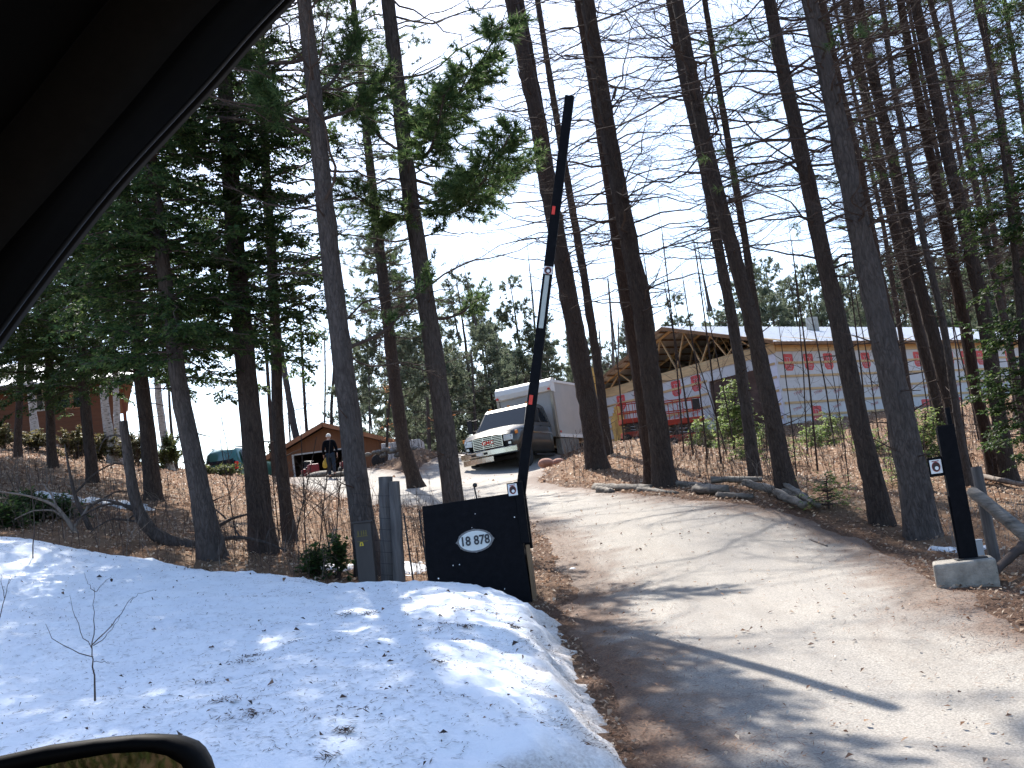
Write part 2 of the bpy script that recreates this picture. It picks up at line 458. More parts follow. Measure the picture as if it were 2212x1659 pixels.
# driveway and the road the car stands on: one worn sheet sinking under the litter at its edges
zr = height(XX, YY) + 0.012 - 0.10 * sstep(0.05, -0.5, RDg) + 0.02 * fbm(XX * .8, YY * .8, 9)
keep = RDg > -0.5
mbr = grid_mb(XX, YY, zr, keep)
road = setting(mbr.build('driveway', M_ROAD, smooth=True))
_v = np.vstack(mbr.v)
_rv = sdist(_v[:, 0], _v[:, 1], ROAD)
_left = ((_v[:, 0] < 1.3) & (_v[:, 1] < 12)) | ((_v[:, 0] > 1.5) & (_v[:, 1] > 11))
with_edge(road, np.clip(sstep(.75, 0.05, _rv + 1.5 * fbm(_v[:, 0] * 1.4, _v[:, 1] * 1.4, 12) + 1.3 * fbm(_v[:, 0] * 6, _v[:, 1] * 6, 13)) * .85, 0, 1) * np.where(_left, 1, .7) * 0 + np.maximum(np.clip(sstep(.75, 0.05, _rv + 1.5 * fbm(_v[:, 0] * 1.4, _v[:, 1] * 1.4, 12) + 1.3 * fbm(_v[:, 0] * 6, _v[:, 1] * 6, 13)) * .8, 0, 1) * np.where(_v[:, 0] < 1.3, .9, .5), np.where(_left & (_v[:, 0] < 1.3), 1, .8) * sstep(.62, .12, roadin(_v[:, 0], _v[:, 1]) + .7 * fbm(_v[:, 0] * 5, _v[:, 1] * 5, 15))))
# snow bank along the road
sx, sy = np.meshgrid(np.arange(-16.5, 1.4, .06), np.arange(3.2, 14.6, .06))
sd_ = sdist(sx, sy, SNOW) + 0.22 * fbm(sx * 2.2, sy * 2.2, 21) + 0.16 * fbm(sx * 8, sy * 8, 22)
def snowtop(x, y, d):
    h0 = 0.20 + 0.18 * sstep(-5, 0.0, x)
    return height(x, y) + h0 * (sstep(-0.03, 0.34, d) * .45 + sstep(0.0, 1.15, d) * .55) + 0.10 * fbm(x * .7, y * .7, 23) * sstep(0, .6, d) + 0.05 * fbm(x * 2.5, y * 2.5, 24) * sstep(0, .3, d) + 0.045 * fbm(x * 7, y * 7, 25) + 0.03 * fbm(x * 15, y * 15, 27) - 0.25 * sstep(0.0, -0.12, d) + 0.03
ms_ = grid_mb(sx, sy, snowtop(sx, sy, sd_), sd_ > -0.12)
snow = setting(ms_.build('snow_bank', M_SNOW, smooth=True))
_v = np.vstack(ms_.v)
_e = sdist(_v[:, 0], _v[:, 1], SNOW)
_rside = sstep(-1.6, 0.3, _v[:, 0] - 0.0) * sstep(12, 9, _v[:, 1])
with_edge(snow, np.clip(sstep(0.10 + .5 * _rside, -0.05, _e + .5 * fbm(_v[:, 0] * 5, _v[:, 1] * 5, 26) * (.2 + _rside)) * .9, 0, .9))
def snow_z(x, y):
    d = sdist(np.asarray(x), np.asarray(y), SNOW)
    return np.where(d > 0.05, snowtop(np.asarray(x), np.asarray(y), d), -99)
def patch(u, v, rx, ry, seed):
    c = G(u, v)
    x, y = np.meshgrid(np.linspace(-rx * 1.4, rx * 1.4, 40), np.linspace(-ry * 1.4, ry * 1.4, 40))
    q = 1 - np.hypot(x / rx, y / ry) + 2.0 * fbm(x * 4.5 + seed, y * 4.5, seed)
    X, Y = x + c[0], y + c[1]
    z = grounded(X, Y)[0] + 0.07 * sstep(-.02, .5, q) - 0.03 + 0.03 * fbm(x * 5, y * 5, seed)
    mb = grid_mb(X, Y, z, q > -0.05)
    o = setting(mb.build('snow_patch', M_SNOW, smooth=True))
    with_edge(o, np.full(len(np.vstack(mb.v)), .42))
for k, a in enumerate([(235, 1093, .8, .5, 3), (110, 1078, .5, .35, 4), (2040, 1184, .5, .14, 5), (1240, 1231, .13, .10, 6), (410, 1010, .8, .6, 7),
                       (890, 1238, .45, .4, 8), (1620, 1150 - 2, .12, .1, 9), (720, 1228, .35, .25, 10)]): patch(*a)
# ------------------------------------------------------------------ trees
BARK_BROWN = bark('brown_ridged_bark', (.026, .020, .018), (.10, .075, .064))
BARK_GREY = bark('grey_ridged_bark', (.034, .029, .028), (.138, .116, .107), 20)
BARK_RED = bark('reddish_scaly_bark', (.030, .018, .0145), (.11, .069, .052), 26)
TWIG = mat('dead_twig', (.065, .048, .042), .9, var=.35, scale=3, spec=.15)
TWIG_PALE = mat('weathered_dead_wood', (.19, .16, .14), .9, var=.35, scale=12, bmp=.4, stretch=(1, 1, .3), spec=.15)
PINE = foliage('pine_needles', [(.022, .05, .018), (.04, .085, .028), (.07, .12, .04), (.11, .155, .06)], .45)
CEDAR = foliage('cedar_sprays', [(.012, .032, .012), (.025, .058, .018), (.048, .092, .028), (.085, .12, .036)], .5)
YOUNG = foliage('young_fir_sprays', [(.06, .11, .03), (.10, .165, .045), (.16, .22, .07), (.21, .26, .10)], .5)
HAZEPINE = foliage('hazy_pine_needles', [(.05, .07, .05), (.08, .105, .065), (.11, .135, .085), (.15, .165, .11)], .4)  # distance haze put into the needle colours: paler and greyer
BEECH = foliage('dry_beech_leaves', [(.40, .19, .07), (.55, .28, .11), (.62, .38, .18)], .5)

class Trunk:
    def __init__(s, pts, r):
        s.p, s.r = np.asarray(pts), np.asarray(r)
        s.z0, s.z1 = s.p[0, 2], s.p[-1, 2]
    def at(s, z):
        z = np.asarray(z, float)
        return np.stack([np.interp(z, s.p[:, 2], s.p[:, k]) for k in range(3)], -1), np.interp(z, s.p[:, 2], s.r)

def trunk_line(px, depth, w0, w1, H, rng, flare=1.35, tilt=0.0):
    """px: marks along the trunk seen in the photograph, bottom first; stands at the given distance on the land"""
    q = np.array([P(u, v, depth) for u, v in px])
    a, b = q[0], q[1]
    d = (a - b) / np.linalg.norm(a - b)
    t = np.linspace(-4, 4, 400)
    c = a + d * t[:, None]
    k = int(np.argmax(c[:, 2] <= height(c[:, 0], c[:, 1]))) if t is not None else 0
    foot = c[k]
    rest = q[q[:, 2] > foot[2] + 0.25]
    pts = [foot - np.array([0, 0, .25]), foot] + list(rest)
    top = pts[-1]; prev = pts[-2] if len(pts) > 2 else foot
    dr = nrm(top - prev)
    z_end = foot[2] + H
    while pts[-1][2] < z_end:
        dr = nrm(dr * .85 + np.array([0, 0, .15]))
        pts.append(pts[-1] + dr * 0.8)
    pts = np.array(pts)
    zz = np.arange(pts[0, 2], pts[-1, 2], 0.22)
    xs = np.interp(zz, pts[:, 2], pts[:, 0]); ys = np.interp(zz, pts[:, 2], pts[:, 1])
    ker = np.array([1, 2, 3, 2, 1]) / 9
    xs[2:-2] = np.convolve(xs, ker, 'valid')
    xs = xs + 0.02 * np.cumsum(rng.normal(0, .25, len(xs))) * .3
    ys = ys + tilt * (zz - zz[0])
    hh = zz - foot[2]
    vis = np.clip((rest[-1][2] if len(rest) else z_end) - foot[2], 2, H * .9)
    ra, rb = w0 * depth / F_ / 2, w1 * depth / F_ / 2
    r = np.where(hh < vis, ra + (rb - ra) * hh / vis, rb * np.clip((H - hh) / max(H - vis, .1), 0.02, 1))
    r = np.maximum(r, 0.006) * (1 + (flare - 1) * np.exp(-np.maximum(hh, 0) / 0.28))
    return Trunk(np.stack([xs, ys, zz], -1), r), foot

def trunk_mesh(tr, rng, sides=14, rough=.06):
    K = len(tr.p)
    R = tr.r[:, None] * (1 + rng.normal(0, rough * .6, (K, sides)) + rough * np.sin(np.arange(sides) * 2.3 + rng.uniform(0, 6))[None])
    return MB().tubes(tr.p[None], R[None], sides)

def limbs(tr, z, az, L, e0, cv, rng, K=7, r0=.006, rk=.0052, wob=.03):
    N = len(z)
    b, tr_r = tr.at(z)
    s = np.linspace(0, 1, K)[None, :]
    dh = np.stack([np.cos(az), np.sin(az), 0 * az], -1)
    lat = np.stack([-np.sin(az), np.cos(az), 0 * az], -1)
    Ls = L[:, None] * s
    w = np.cumsum(rng.normal(0, wob, (N, K)), 1) * L[:, None]; w[:, 0] = 0
    w2 = np.cumsum(rng.normal(0, wob * .7, (N, K)), 1) * L[:, None]; w2[:, 0] = 0
    up = e0[:, None] * Ls + cv[:, None] * L[:, None] * s ** 2
    Pp = b[:, None, :] + dh[:, None, :] * (Ls + tr_r[:, None] * .6)[..., None] + lat[:, None, :] * w[..., None]
    Pp[..., 2] += up + w2
    R = (r0 + rk * L)[:, None] * (1 - .85 * s) + .0012
    return Pp, R
def along(Pp, idx, s):
    K = Pp.shape[1]; f = s * (K - 1); i = np.minimum(f.astype(int), K - 2); t = (f - i)[:, None]
    a, b = Pp[idx, i], Pp[idx, i + 1]
    return a * (1 - t) + b * t, nrm(b - a)
def twigs(Pp, L, per_m, lo, rng, tl=(.18, .6), spread=(30, 75), r=.0028, flat=.3, K=3):
    n = np.maximum((L * per_m).astype(int), 1)
    idx = np.repeat(np.arange(len(L)), n)
    s = rng.uniform(lo, 1, len(idx))
    p, d = along(Pp, idx, s)
    ang = np.radians(rng.uniform(*spread, len(idx))) * rng.choice([-1, 1], len(idx))
    c, sn = np.cos(ang), np.sin(ang)
    dd = np.stack([d[:, 0] * c - d[:, 1] * sn, d[:, 0] * sn + d[:, 1] * c, d[:, 2] + rng.normal(0, flat, len(idx))], -1)
    dd = nrm(dd)
    l = rng.uniform(*tl, len(idx)) * (1.15 - .6 * s)
    t = np.linspace(0, 1, K)[None, :, None]
    Q = p[:, None, :] + dd[:, None, :] * l[:, None, None] * t
    Q[:, 1:, :] += rng.normal(0, .05, (len(idx), K - 1, 3)) * l[:, None, None]
    R = np.broadcast_to(r * np.linspace(1, .4, K)[None], (len(idx), K)).copy()
    return Q, R, idx
def tufts(mb, p, d, rng, n=11, ln=(.07, .14), w=.009, open_=.75, m=0):
    N = len(p)
    if N == 0: return
    dd = nrm(d[:, None, :] + rng.normal(0, open_, (N, n, 3)))
    l = rng.uniform(*ln, (N, n))[..., None]
    s = nrm(np.cross(dd, rng.normal(0, 1, (N, n, 3)))) * w / 2
    o = np.broadcast_to(p[:, None, :], dd.shape)
    v = np.stack([o - s, o + s, o + dd * l], 2).reshape(-1, 3)
    mb.add(v, tris=np.arange(len(v)).reshape(-1, 3), m=m)
def sprays(mb, Q, rng, n=12, size=(.035, .065), aspect=.36, droop=.25, m=0, spread=1.0):
    """flat leaf sprays along twigs Q (N,K,3)"""
    N = len(Q)
    if N == 0: return
    idx = np.repeat(np.arange(N), n)
    s = rng.uniform(.05, 1, len(idx))
    p, d = along(Q, idx, s)
    lat = nrm(np.cross(d, np.array([0, 0, 1.0]))) * rng.choice([-1, 1], len(idx))[:, None]
    dd = nrm(d * .6 + lat * spread + rng.normal(0, .35, (len(idx), 3)) - np.array([0, 0, droop]))
    l = rng.uniform(*size, len(idx))[:, None]
    sd = nrm(np.cross(dd, np.array([0, 0, 1.0]) + rng.normal(0, .5, (len(idx), 3)))) * l * aspect / 2
    v = np.stack([p, p + dd * l * .5 + sd, p + dd * l, p + dd * l * .5 - sd], 1).reshape(-1, 3)
    mb.add(v, np.arange(len(v)).reshape(-1, 4), m=m)

def finish(name, cat, label, foot, trk, crown, mats, group=None, bm=None, extra=None):
    root = thing(name, label, cat, tuple(foot), 0, group)
    trk.build('trunk', bm, root, foot, True)
    if crown is not None and crown.n: crown.build('crown', mats, root, foot)
    return root

def bare_limbs(mb, tr, lo, hi, per_m, Lf, rng, e=(-.15, .35), cv=(-.25, .3), per_twig=8, m=0, sub=True):
    n = max(1, int((hi - lo) * per_m * 1.75))
    z = np.sort(rng.uniform(lo, hi, n)); az = rng.uniform(0, 2 * math.pi, n)
    L = Lf(z) * np.where(rng.random(n) < .3, rng.uniform(.15, .5, n), rng.uniform(.5, 1.25, n))
    e_ = rng.uniform(*e, n); Pp, R = limbs(tr, z, az, L, e_, rng.uniform(*cv, n) - .35 * e_, rng, K=9)
    mb.tubes(Pp, R, 4, m)
    Q, Rq, idx = twigs(Pp, L, per_twig * 1.7, .12, rng, tl=(.2, .8), spread=(25, 65), flat=.35)
    mb.tubes(Q, Rq, 3, m)
    if sub:
        k = rng.random(len(Q)) < .75
        Q2, R2, _ = twigs(Q[k], np.full(int(k.sum()), .5), 5, .2, rng, tl=(.08, .28), spread=(25, 60), r=.002)
        mb.tubes(Q2, R2, 3, m)
    return Pp, L, Q

def bare_tree(name, cat, label, px, depth, w0, w1, H=18, bk=None, lo=3.0, per_m=5, L=2.6, seed=0, group=None, top_fol=0, stub=14, tw=8, tilt=0.0, flare=1.35):
    rng = np.random.default_rng(100 + seed)
    tr, foot = trunk_line(px, depth, w0, w1, H, rng, flare, tilt)
    t = trunk_mesh(tr, rng, 16 if w0 > 22 else 9, .085)
    c = MB(); stub = int(stub * 1.8)
    z0 = foot[2]
    Lf = lambda z: L * np.clip((z0 + H - z) / (H - lo), .15, 1) ** .6 * (.55 + .45 * sstep(lo, lo + 3, z - z0))
    bare_limbs(c, tr, z0 + lo, z0 + H - .4, per_m, Lf, rng, per_twig=tw)
    if stub:   # broken dead stubs low on the bole
        z = rng.uniform(z0 + .8, z0 + min(lo + 4, H * .6), stub); az = rng.uniform(0, 6.28, stub); l = rng.uniform(.08, .5, stub)
        Pp, R = limbs(tr, z, az, l, rng.uniform(-.3, .5, stub), np.zeros(stub), rng, K=3, r0=.009)
        c.tubes(Pp, R, 4)
    mats = [TWIG]
    if top_fol:
        mats.append(PINE)
        pine_crown(c, tr, z0 + top_fol, z0 + H, rng, L * .9, 5, big=True, fm=1)
        pine_crown(c, tr, z0 + top_fol * .4, z0 + top_fol, rng, L * .75, 1.5, fm=1, dens=.6)
    return finish(name, cat, label, foot, t, c, mats, group, bk or BARK_BROWN)

def pine_crown(c, tr, lo, hi, rng, L, per_m, big=False, fm=1, needles=10, dens=1.0, w=.011, az_rng=(0, 6.283)):
    n = max(1, int((hi - lo) * per_m))
    z = np.sort(rng.uniform(lo, hi, n)); az = rng.uniform(*az_rng, n)
    f = np.clip((hi - z) / (hi - lo), .05, 1)
    l = L * (f ** .55) * rng.uniform(.6, 1.15, n)
    Pp, R = limbs(tr, z, az, l, rng.uniform(.05, .35, n), rng.uniform(-.15, .3, n), rng)
    c.tubes(Pp, R, 4, 0)
    Q, Rq, idx = twigs(Pp, l, 7 * dens, .3, rng, tl=(.2, .6))
    c.tubes(Q, Rq, 3, 0)
    nn = 3 if not big else 2
    p, d = [], []
    for s in np.linspace(.45, 1, nn):
        a, b = along(Q, np.arange(len(Q)), np.full(len(Q), s)); p.append(a); d.append(b)
    tufts(c, np.vstack(p), np.vstack(d), rng, needles + (3 if big else 9), (.12, .22) if big else (.09, .15), w * (2.6 if big else .85), m=fm)

def cedar_crown(c, tr, lo, hi, rng, L, per_m, fm=1, leaves=27, az_rng=(0, 6.283), e=(-.25, .15), tw=13, size=(.05, .092), Lf=None):
    n = max(1, int((hi - lo) * per_m * 1.25))
    z = np.sort(rng.uniform(lo, hi, n)); az = rng.uniform(*az_rng, n)
    l = (Lf(z) if Lf else L) * rng.uniform(.55, 1.1, n)
    Pp, R = limbs(tr, z, az, l, rng.uniform(*e, n), rng.uniform(-.3, .1, n), rng)
    c.tubes(Pp, R, 4, 0)
    Q, Rq, idx = twigs(Pp, l, tw, .18, rng, tl=(.2, .55), flat=.2)
    c.tubes(Q, Rq, 3, 0)
    sprays(c, Q, rng, leaves, size, m=fm)

def bough(c, tr, z, end, rng, nt=60, fm=1, needles=13, from_=.4):
    """one drooping pine bough reaching a given point"""
    b, r = tr.at(z)
    e = np.asarray(end, float)
    s = np.linspace(0, 1, 9)
    sag = np.sin(s * math.pi) * -.10 * np.linalg.norm(e - b)
    pts = b + (e - b) * s[:, None]; pts[:, 2] += sag + np.cumsum(rng.normal(0, .012, 9))
    c.tubes(pts, .028 * (1 - .8 * s) + .003, 6, 0)
    Pp = pts[None]
    L = np.array([np.linalg.norm(e - b)])
    Q, Rq, idx = twigs(Pp, L, nt / L[0], from_, rng, tl=(.25, .75), spread=(20, 65), flat=.35, r=.004)
    c.tubes(Q, Rq, 3, 0)
    p, d = [], []
    for k in (.45, .7, .88, 1.0):
        a, q = along(Q, np.arange(len(Q)), np.full(len(Q), k)); p.append(a); d.append(q)
    tufts(c, np.vstack(p), np.vstack(d), rng, needles + 4, (.09, .16), .015, m=fm)

LG = 'tall bare-branched trees right of the raised barrier arm'
# --- the tall trees at the right of the drive and behind the barrier, one by one
bare_tree('larch_tree', 'tree', 'thick brown trunk crossed by the leaning black barrier arm, forking near the top', [(1290, 998), (1267, 853), (1238, 690), (1209, 538), (1180, 380), (1157, 243), (1130, 120), (1104, 0)], 28, 44, 30, 21, BARK_BROWN, 4, 6, 3.0, 1, LG)
bare_tree('larch_tree', 'tree', 'thin upper stem rising beside the trunk behind the barrier arm', [(1292, 998), (1269, 853), (1211, 538), (1176, 300), (1145, 121), (1124, 0)], 28.35, 30, 16, 20, BARK_BROWN, 11, 3, 2.0, 2, LG, stub=0)
bare_tree('larch_tree', 'tree', 'thin dark trunk just right of the barrier arm, passing behind its top', [(1314, 985), (1297, 829), (1264, 610), (1255, 555), (1224, 382), (1200, 243), (1161, 0)], 31, 22, 13, 19, BARK_BROWN, 4, 6, 2.6, 3, LG)
bare_tree('larch_tree', 'tree', 'broad brown trunk right of the box truck, rooted behind the log row', [(1437, 1045), (1416, 890), (1387, 672), (1362, 545), (1323, 347), (1294, 174), (1267, 0)], 21, 44, 29, 20, BARK_BROWN, 3.2, 6, 3.2, 4, LG)
bare_tree('larch_tree', 'tree', 'reddish trunk half hidden behind the broad trunk right of the truck', [(1412, 1040), (1379, 803), (1345, 600), (1318, 400), (1285, 200), (1250, 0)], 23, 34, 20, 18, BARK_RED, 5, 4, 2.2, 5, LG)
bare_tree('larch_tree', 'tree', 'dark trunk in front of the barn corner, its foot beside the split rails', [(1700, 1062), (1670, 912), (1625, 701), (1586, 551), (1533, 349), (1496, 174), (1463, 0)], 17, 37, 23, 18, BARK_BROWN, 3.4, 6, 2.8, 6, LG)
bare_tree('larch_tree', 'tree', 'slim grey trunk across the dark barn doorway', [(1632, 1030), (1601, 803), (1579, 672), (1555, 555), (1519, 349), (1477, 174), (1447, 0)], 22, 25, 18, 18, BARK_GREY, 4, 6, 2.6, 7, LG)
bare_tree('larch_tree', 'tree', 'slender dark trunk close right of the trunk at the barn corner', [(1690, 1000), (1640, 740), (1614, 558), (1578, 349), (1548, 174), (1520, 0)], 21, 20, 13, 18, BARK_BROWN, 5, 6, 2.4, 8, LG)
bare_tree('larch_tree', 'tree', 'dark brown trunk immediately left of the thick grey trunk', [(1910, 1148), (1871, 977), (1855, 912), (1813, 701), (1779, 558), (1735, 349), (1695, 174), (1660, 0)], 14.5, 44, 27, 18, BARK_BROWN, 3.4, 7, 2.8, 9, LG, top_fol=10)
bare_tree('pine_tree', 'tree', 'thickest grey ridged trunk with a round knot scar, by the drive edge', [(1995, 1165), (1969, 1020), (1946, 912), (1901, 701), (1868, 558), (1827, 349), (1789, 174), (1747, 0)], 13.5, 66, 34, 19, BARK_GREY, 3.6, 7, 2.6, 10, LG, top_fol=9.5, stub=22)
bare_tree('pine_tree', 'tree', 'reddish trunk tucked close behind the thickest grey trunk', [(2010, 1120), (1960, 900), (1900, 600), (1855, 349), (1810, 174), (1775, 0)], 18, 27, 16, 18, BARK_RED, 5, 5, 2.2, 11, LG)
bare_tree('pine_tree', 'tree', 'slim brown trunk whose foot meets the left side of the barrier support post', [(2062, 1085), (2032, 890), (1982, 701), (1948, 558), (1899, 349), (1863, 174), (1824, 0)], 22, 26, 18, 18, BARK_BROWN, 4, 6, 2.4, 12, LG, top_fol=12)
bare_tree('pine_tree', 'tree', 'brown trunk right beside its slim neighbour above the barrier support post', [(2090, 1060), (2060, 900), (2009, 701), (1970, 558), (1929, 349), (1887, 174), (1850, 0)], 20, 30, 20, 18, BARK_BROWN, 3.8, 7, 2.5, 13, LG, top_fol=11)
bare_tree('pine_tree', 'tree', 'pale grey slim trunk ending behind the top of the barrier support post', [(2090, 1030), (2068, 897), (2044, 732), (2026, 641), (2000, 540), (1957, 314), (1929, 174), (1905, 0)], 19, 18, 12, 16, BARK_GREY, 4, 6, 2.0, 14, LG)
bare_tree('pine_tree', 'tree', 'reddish flaring trunk standing clear right of the barrier support post', [(2154, 1042), (2131, 942), (2104, 822), (2086, 701), (2062, 581), (2033, 440), (1985, 209), (1945, 0)], 20, 27, 16, 18, BARK_RED, 3.6, 6, 2.5, 15, LG, top_fol=11)
bare_tree('pine_tree', 'tree', 'dark trunk at the picture edge beside the dark cedar', [(2186, 1060), (2164, 942), (2146, 822), (2131, 701), (2104, 581), (2080, 461), (2051, 349), (2016, 174), (1977, 0)], 19.5, 34, 24, 19, BARK_BROWN, 3.4, 7, 2.8, 16, LG, top_fol=11)
bare_tree('pine_tree', 'tree', 'thin trunk right of the dark trunk by the cedar', [(2235, 1040), (2180, 750), (2124, 488), (2096, 349), (2061, 209), (2008, 0)], 26, 18, 12, 18, BARK_BROWN, 4, 5, 2.4, 17, LG, top_fol=10)
bare_tree('pine_tree', 'tree', 'very thin trunk in the top right corner among dense twigs', [(2240, 900), (2190, 488), (2180, 349), (2152, 209), (2110, 20)], 28, 13, 9, 17, BARK_BROWN, 4, 6, 2.4, 18, LG, top_fol=9)
bare_tree('pine_tree', 'tree', 'slim reddish trunk nearest the picture edge at the top right', [(2260, 1000), (2204, 500), (2173, 300), (2130, 60)], 30, 15, 10, 18, BARK_RED, 4, 6, 2.6, 19, LG, top_fol=9)
# --- the left group
rngL = np.random.default_rng(5)
def left_tree(name, label, px, depth, w0, w1, H, bk, seed, crowns=(), bare=None, boughs=(), flare=1.35, group='trees on the left bank', stub=8):
    rng = np.random.default_rng(300 + seed)
    tr, foot = trunk_line(px, depth, w0, w1, H, rng, flare)
    t = trunk_mesh(tr, rng, 14 if w0 > 20 else 9)
    c = MB(); z0 = foot[2]
    if bare:
        lo, hi, pm, L = bare
        bare_limbs(c, tr, z0 + lo, z0 + hi, pm, lambda z: np.full(np.shape(z), L), rng)
    if stub:
        z = rng.uniform(z0 + .7, z0 + 4, stub); az = rng.uniform(0, 6.28, stub); l = rng.uniform(.08, .6, stub)
        Pp, R = limbs(tr, z, az, l, rng.uniform(-.3, .3, stub), np.zeros(stub), rng, K=3, r0=.009); c.tubes(Pp, R, 4)
    fm = 1
    for kind, lo, hi, pm, L in crowns:
        if kind == 'cedar': cedar_crown(c, tr, z0 + lo, z0 + hi, rng, L, pm, fm=2)
        elif kind == 'front': cedar_crown(c, tr, z0 + lo, z0 + hi, rng, L, pm, fm=2, az_rng=(-2.9, -.25))
        elif kind == 'side': pine_crown(c, tr, z0 + lo, z0 + hi, rng, L, pm, big=True, fm=1, az_rng=(-1.35, .25))
        elif kind == 'pine': pine_crown(c, tr, z0 + lo, z0 + hi, rng, L, pm, fm=1)
        else: pine_crown(c, tr, z0 + lo, z0 + hi, rng, L, pm, big=True, fm=1)
    for z, u, v, dd, n in boughs:
        bough(c, tr, z, P(u, v, depth + dd), rng, n)
    return finish(name, 'tree', label, foot, t, c, [TWIG, PINE, CEDAR], group, bk), tr
zP = lambda u, v, y: P(u, v, y)[2]
left_tree('pine_tree', 'tall dark trunk standing behind the brown utility pedestal', [(797, 1240), (786, 1129), (772, 1054), (745, 800), (715, 555), (681, 208), (659, 0)], 13.2, 54, 33, 18, BARK_GREY, 1,
          crowns=[('big', 7.5, 17.5, 8, 2.9)], bare=(2.6, 9, 4, 2.2),
          boughs=[(zP(668, 260, 13.2), 820, 190, .6, 50), (zP(690, 300, 13.2), 560, 190, -.3, 45), (zP(664, 130, 13.2), 520, 120, .5, 40), (zP(676, 200, 13.2), 770, 60, 1.2, 40), (zP(735, 760, 13.2), 930, 610, 1.0, 10)])
left_tree('pine_tree', 'tall grey trunk rising behind the black gate cabinet, with green boughs reaching right', [(990, 1150), (978, 1054), (944, 800), (906, 555), (882, 400), (866, 243), (838, 0)], 16.5, 46, 30, 19, BARK_GREY, 2,
          crowns=[('big', 13.2, 18.5, 17, 3.9), ('side', 10.8, 13.6, 7, 5.2), ('pine', 5.0, 8.5, 8, 1.0)], bare=(2.8, 10, 4, 2.4),  # 'side': unseen limbs added high up to shade the near right of the drive
          boughs=[(zP(872, 215, 16.5), 1085, 45, -4.7, 85), (zP(875, 240, 16.5), 1020, 130, -4.4, 50), (zP(892, 440, 16.5), 1105, 285, -4.5, 85), (zP(888, 400, 16.5), 1060, 330, -4.2, 50),  # strong forward reach chosen so the boughs' shade falls low on the drive
                  (zP(894, 440, 16.5), 1150, 350, .3, 60), (zP(880, 330, 16.5), 780, 250, .6, 25), (zP(898, 470, 16.5), 760, 420, -.8, 25), (zP(868, 200, 16.5), 700, 215, .7, 60), (zP(880, 320, 16.5), 960, 200, -4.2, 60), (zP(886, 380, 16.5), 985, 400, .5, 50), (zP(870, 260, 16.5), 930, 270, -.9, 60), (zP(895, 450, 16.5), 850, 470, -.6, 30), (zP(925, 690, 16.5), 1040, 640, .5, 14)])
left_tree('cedar_tree', 'dark straight trunk with dense green boughs, between the leaning grey trunk and a thin trunk', [(570, 1190), (561, 1097), (545, 923), (535, 819), (515, 600), (499, 382), (488, 191), (478, 0)], 14.8, 52, 30, 17, BARK_BROWN, 3,
          crowns=[('front', 2.9, 6.2, 8, .8), ('cedar', 2.9, 5.8, 19, 1.3), ('cedar', 5.6, 9, 8, 1.7), ('pine', 6, 12, 6, 1.9), ('big', 11, 17, 6, 2.4)], bare=(4, 12, 3, 2.2))
left_tree('pine_tree', 'thin trunk close to the right of the dark straight cedar trunk', [(628, 1165), (618, 1097), (601, 923), (596, 749), (588, 560), (575, 382), (568, 208), (562, 0)], 17, 27, 17, 16, BARK_BROWN, 4,
          crowns=[('cedar', 2.7, 5, 12, .9), ('cedar', 5, 7.5, 6, 1.2), ('pine', 6.5, 15.5, 7, 2.1)], bare=(3, 13, 5, 2.0))
left_tree('cedar_tree', 'leaning pale grey trunk with torn roots beside the snow', [(458, 1200), (444, 1131), (418, 985), (401, 923), (384, 819), (372, 715), (357, 610), (345, 520), (334, 434), (322, 300), (312, 150)], 13.7, 48, 20, 11, BARK_GREY, 5,
          crowns=[('front', 2.5, 7, 10, .9), ('cedar', 2.6, 5.4, 26, 1.55), ('cedar', 5.3, 10.5, 12, 1.5)], flare=1.6)
left_tree('cedar_tree', 'brown trunk under dense dark green boughs, left of the leaning grey trunk', [(331, 1083), (328, 1063), (318, 923), (304, 819), (290, 650), (285, 520), (272, 434), (255, 250)], 20, 36, 18, 13, BARK_BROWN, 6,
          crowns=[('front', 2.4, 8, 8, 1.0), ('cedar', 2.3, 6.5, 22, 2.1), ('cedar', 6.5, 12.5, 11, 1.9)])
left_tree('cedar_tree', 'small trunk on the bank in front of the wooden house end wall', [(201, 1045), (196, 1027), (182, 853), (175, 680), (165, 520)], 24, 25, 16, 11, BARK_BROWN, 7,
          crowns=[('front', 2.1, 7, 8, 1.0), ('cedar', 2.1, 6.5, 20, 2.2), ('cedar', 6.5, 10.5, 10, 1.7)])
left_tree('cedar_tree', 'small trunk between the two window panes of the wooden house', [(114, 1003), (111, 975), (107, 853), (106, 645), (100, 500)], 27, 20, 14, 11, BARK_BROWN, 8,
          crowns=[('front', 2.1, 7, 8, 1.0), ('cedar', 2.0, 6.5, 20, 2.3), ('cedar', 6.5, 10.5, 10, 1.8)])
left_tree('cedar_tree', 'thin trunk in front of the far left wall of the wooden house', [(38, 985), (41, 888), (46, 800), (48, 650)], 31, 17, 12, 11, BARK_BROWN, 9,
          crowns=[('cedar', 2.5, 9.5, 15, 2.3)])
left_tree('cedar_tree', 'dark evergreen at the picture edge by the fallen trunk, mostly hidden by the car pillar', [(-60, 1000), (-70, 700), (-80, 500)], 22, 24, 16, 12, BARK_BROWN, 10,
          crowns=[('cedar', 2.8, 11, 9, 2.0)])
left_tree('pine_tree', 'slim trunk with scattered needle tufts, between the two tall trunks near the pedestal', [(893, 1030), (870, 960), (845, 760), (826, 590), (815, 500), (795, 320), (778, 150), (762, 0)], 33, 31, 13, 19, BARK_BROWN, 11,
          crowns=[('pine', 4.5, 10, 9, 2.1), ('big', 10, 18.5, 6, 2.4)], bare=(3, 18, 5, 2.2), group=None)
left_tree('cedar_tree', 'dark green cedar at the picture edge right of the last trunk', [(2232, 1085), (2222, 900), (2205, 700), (2190, 540)], 16.5, 26, 14, 8, BARK_BROWN, 12,
          crowns=[('cedar', .6, 5.4, 17, .75), ('cedar', 5, 6.6, 9, .5)], group=None)

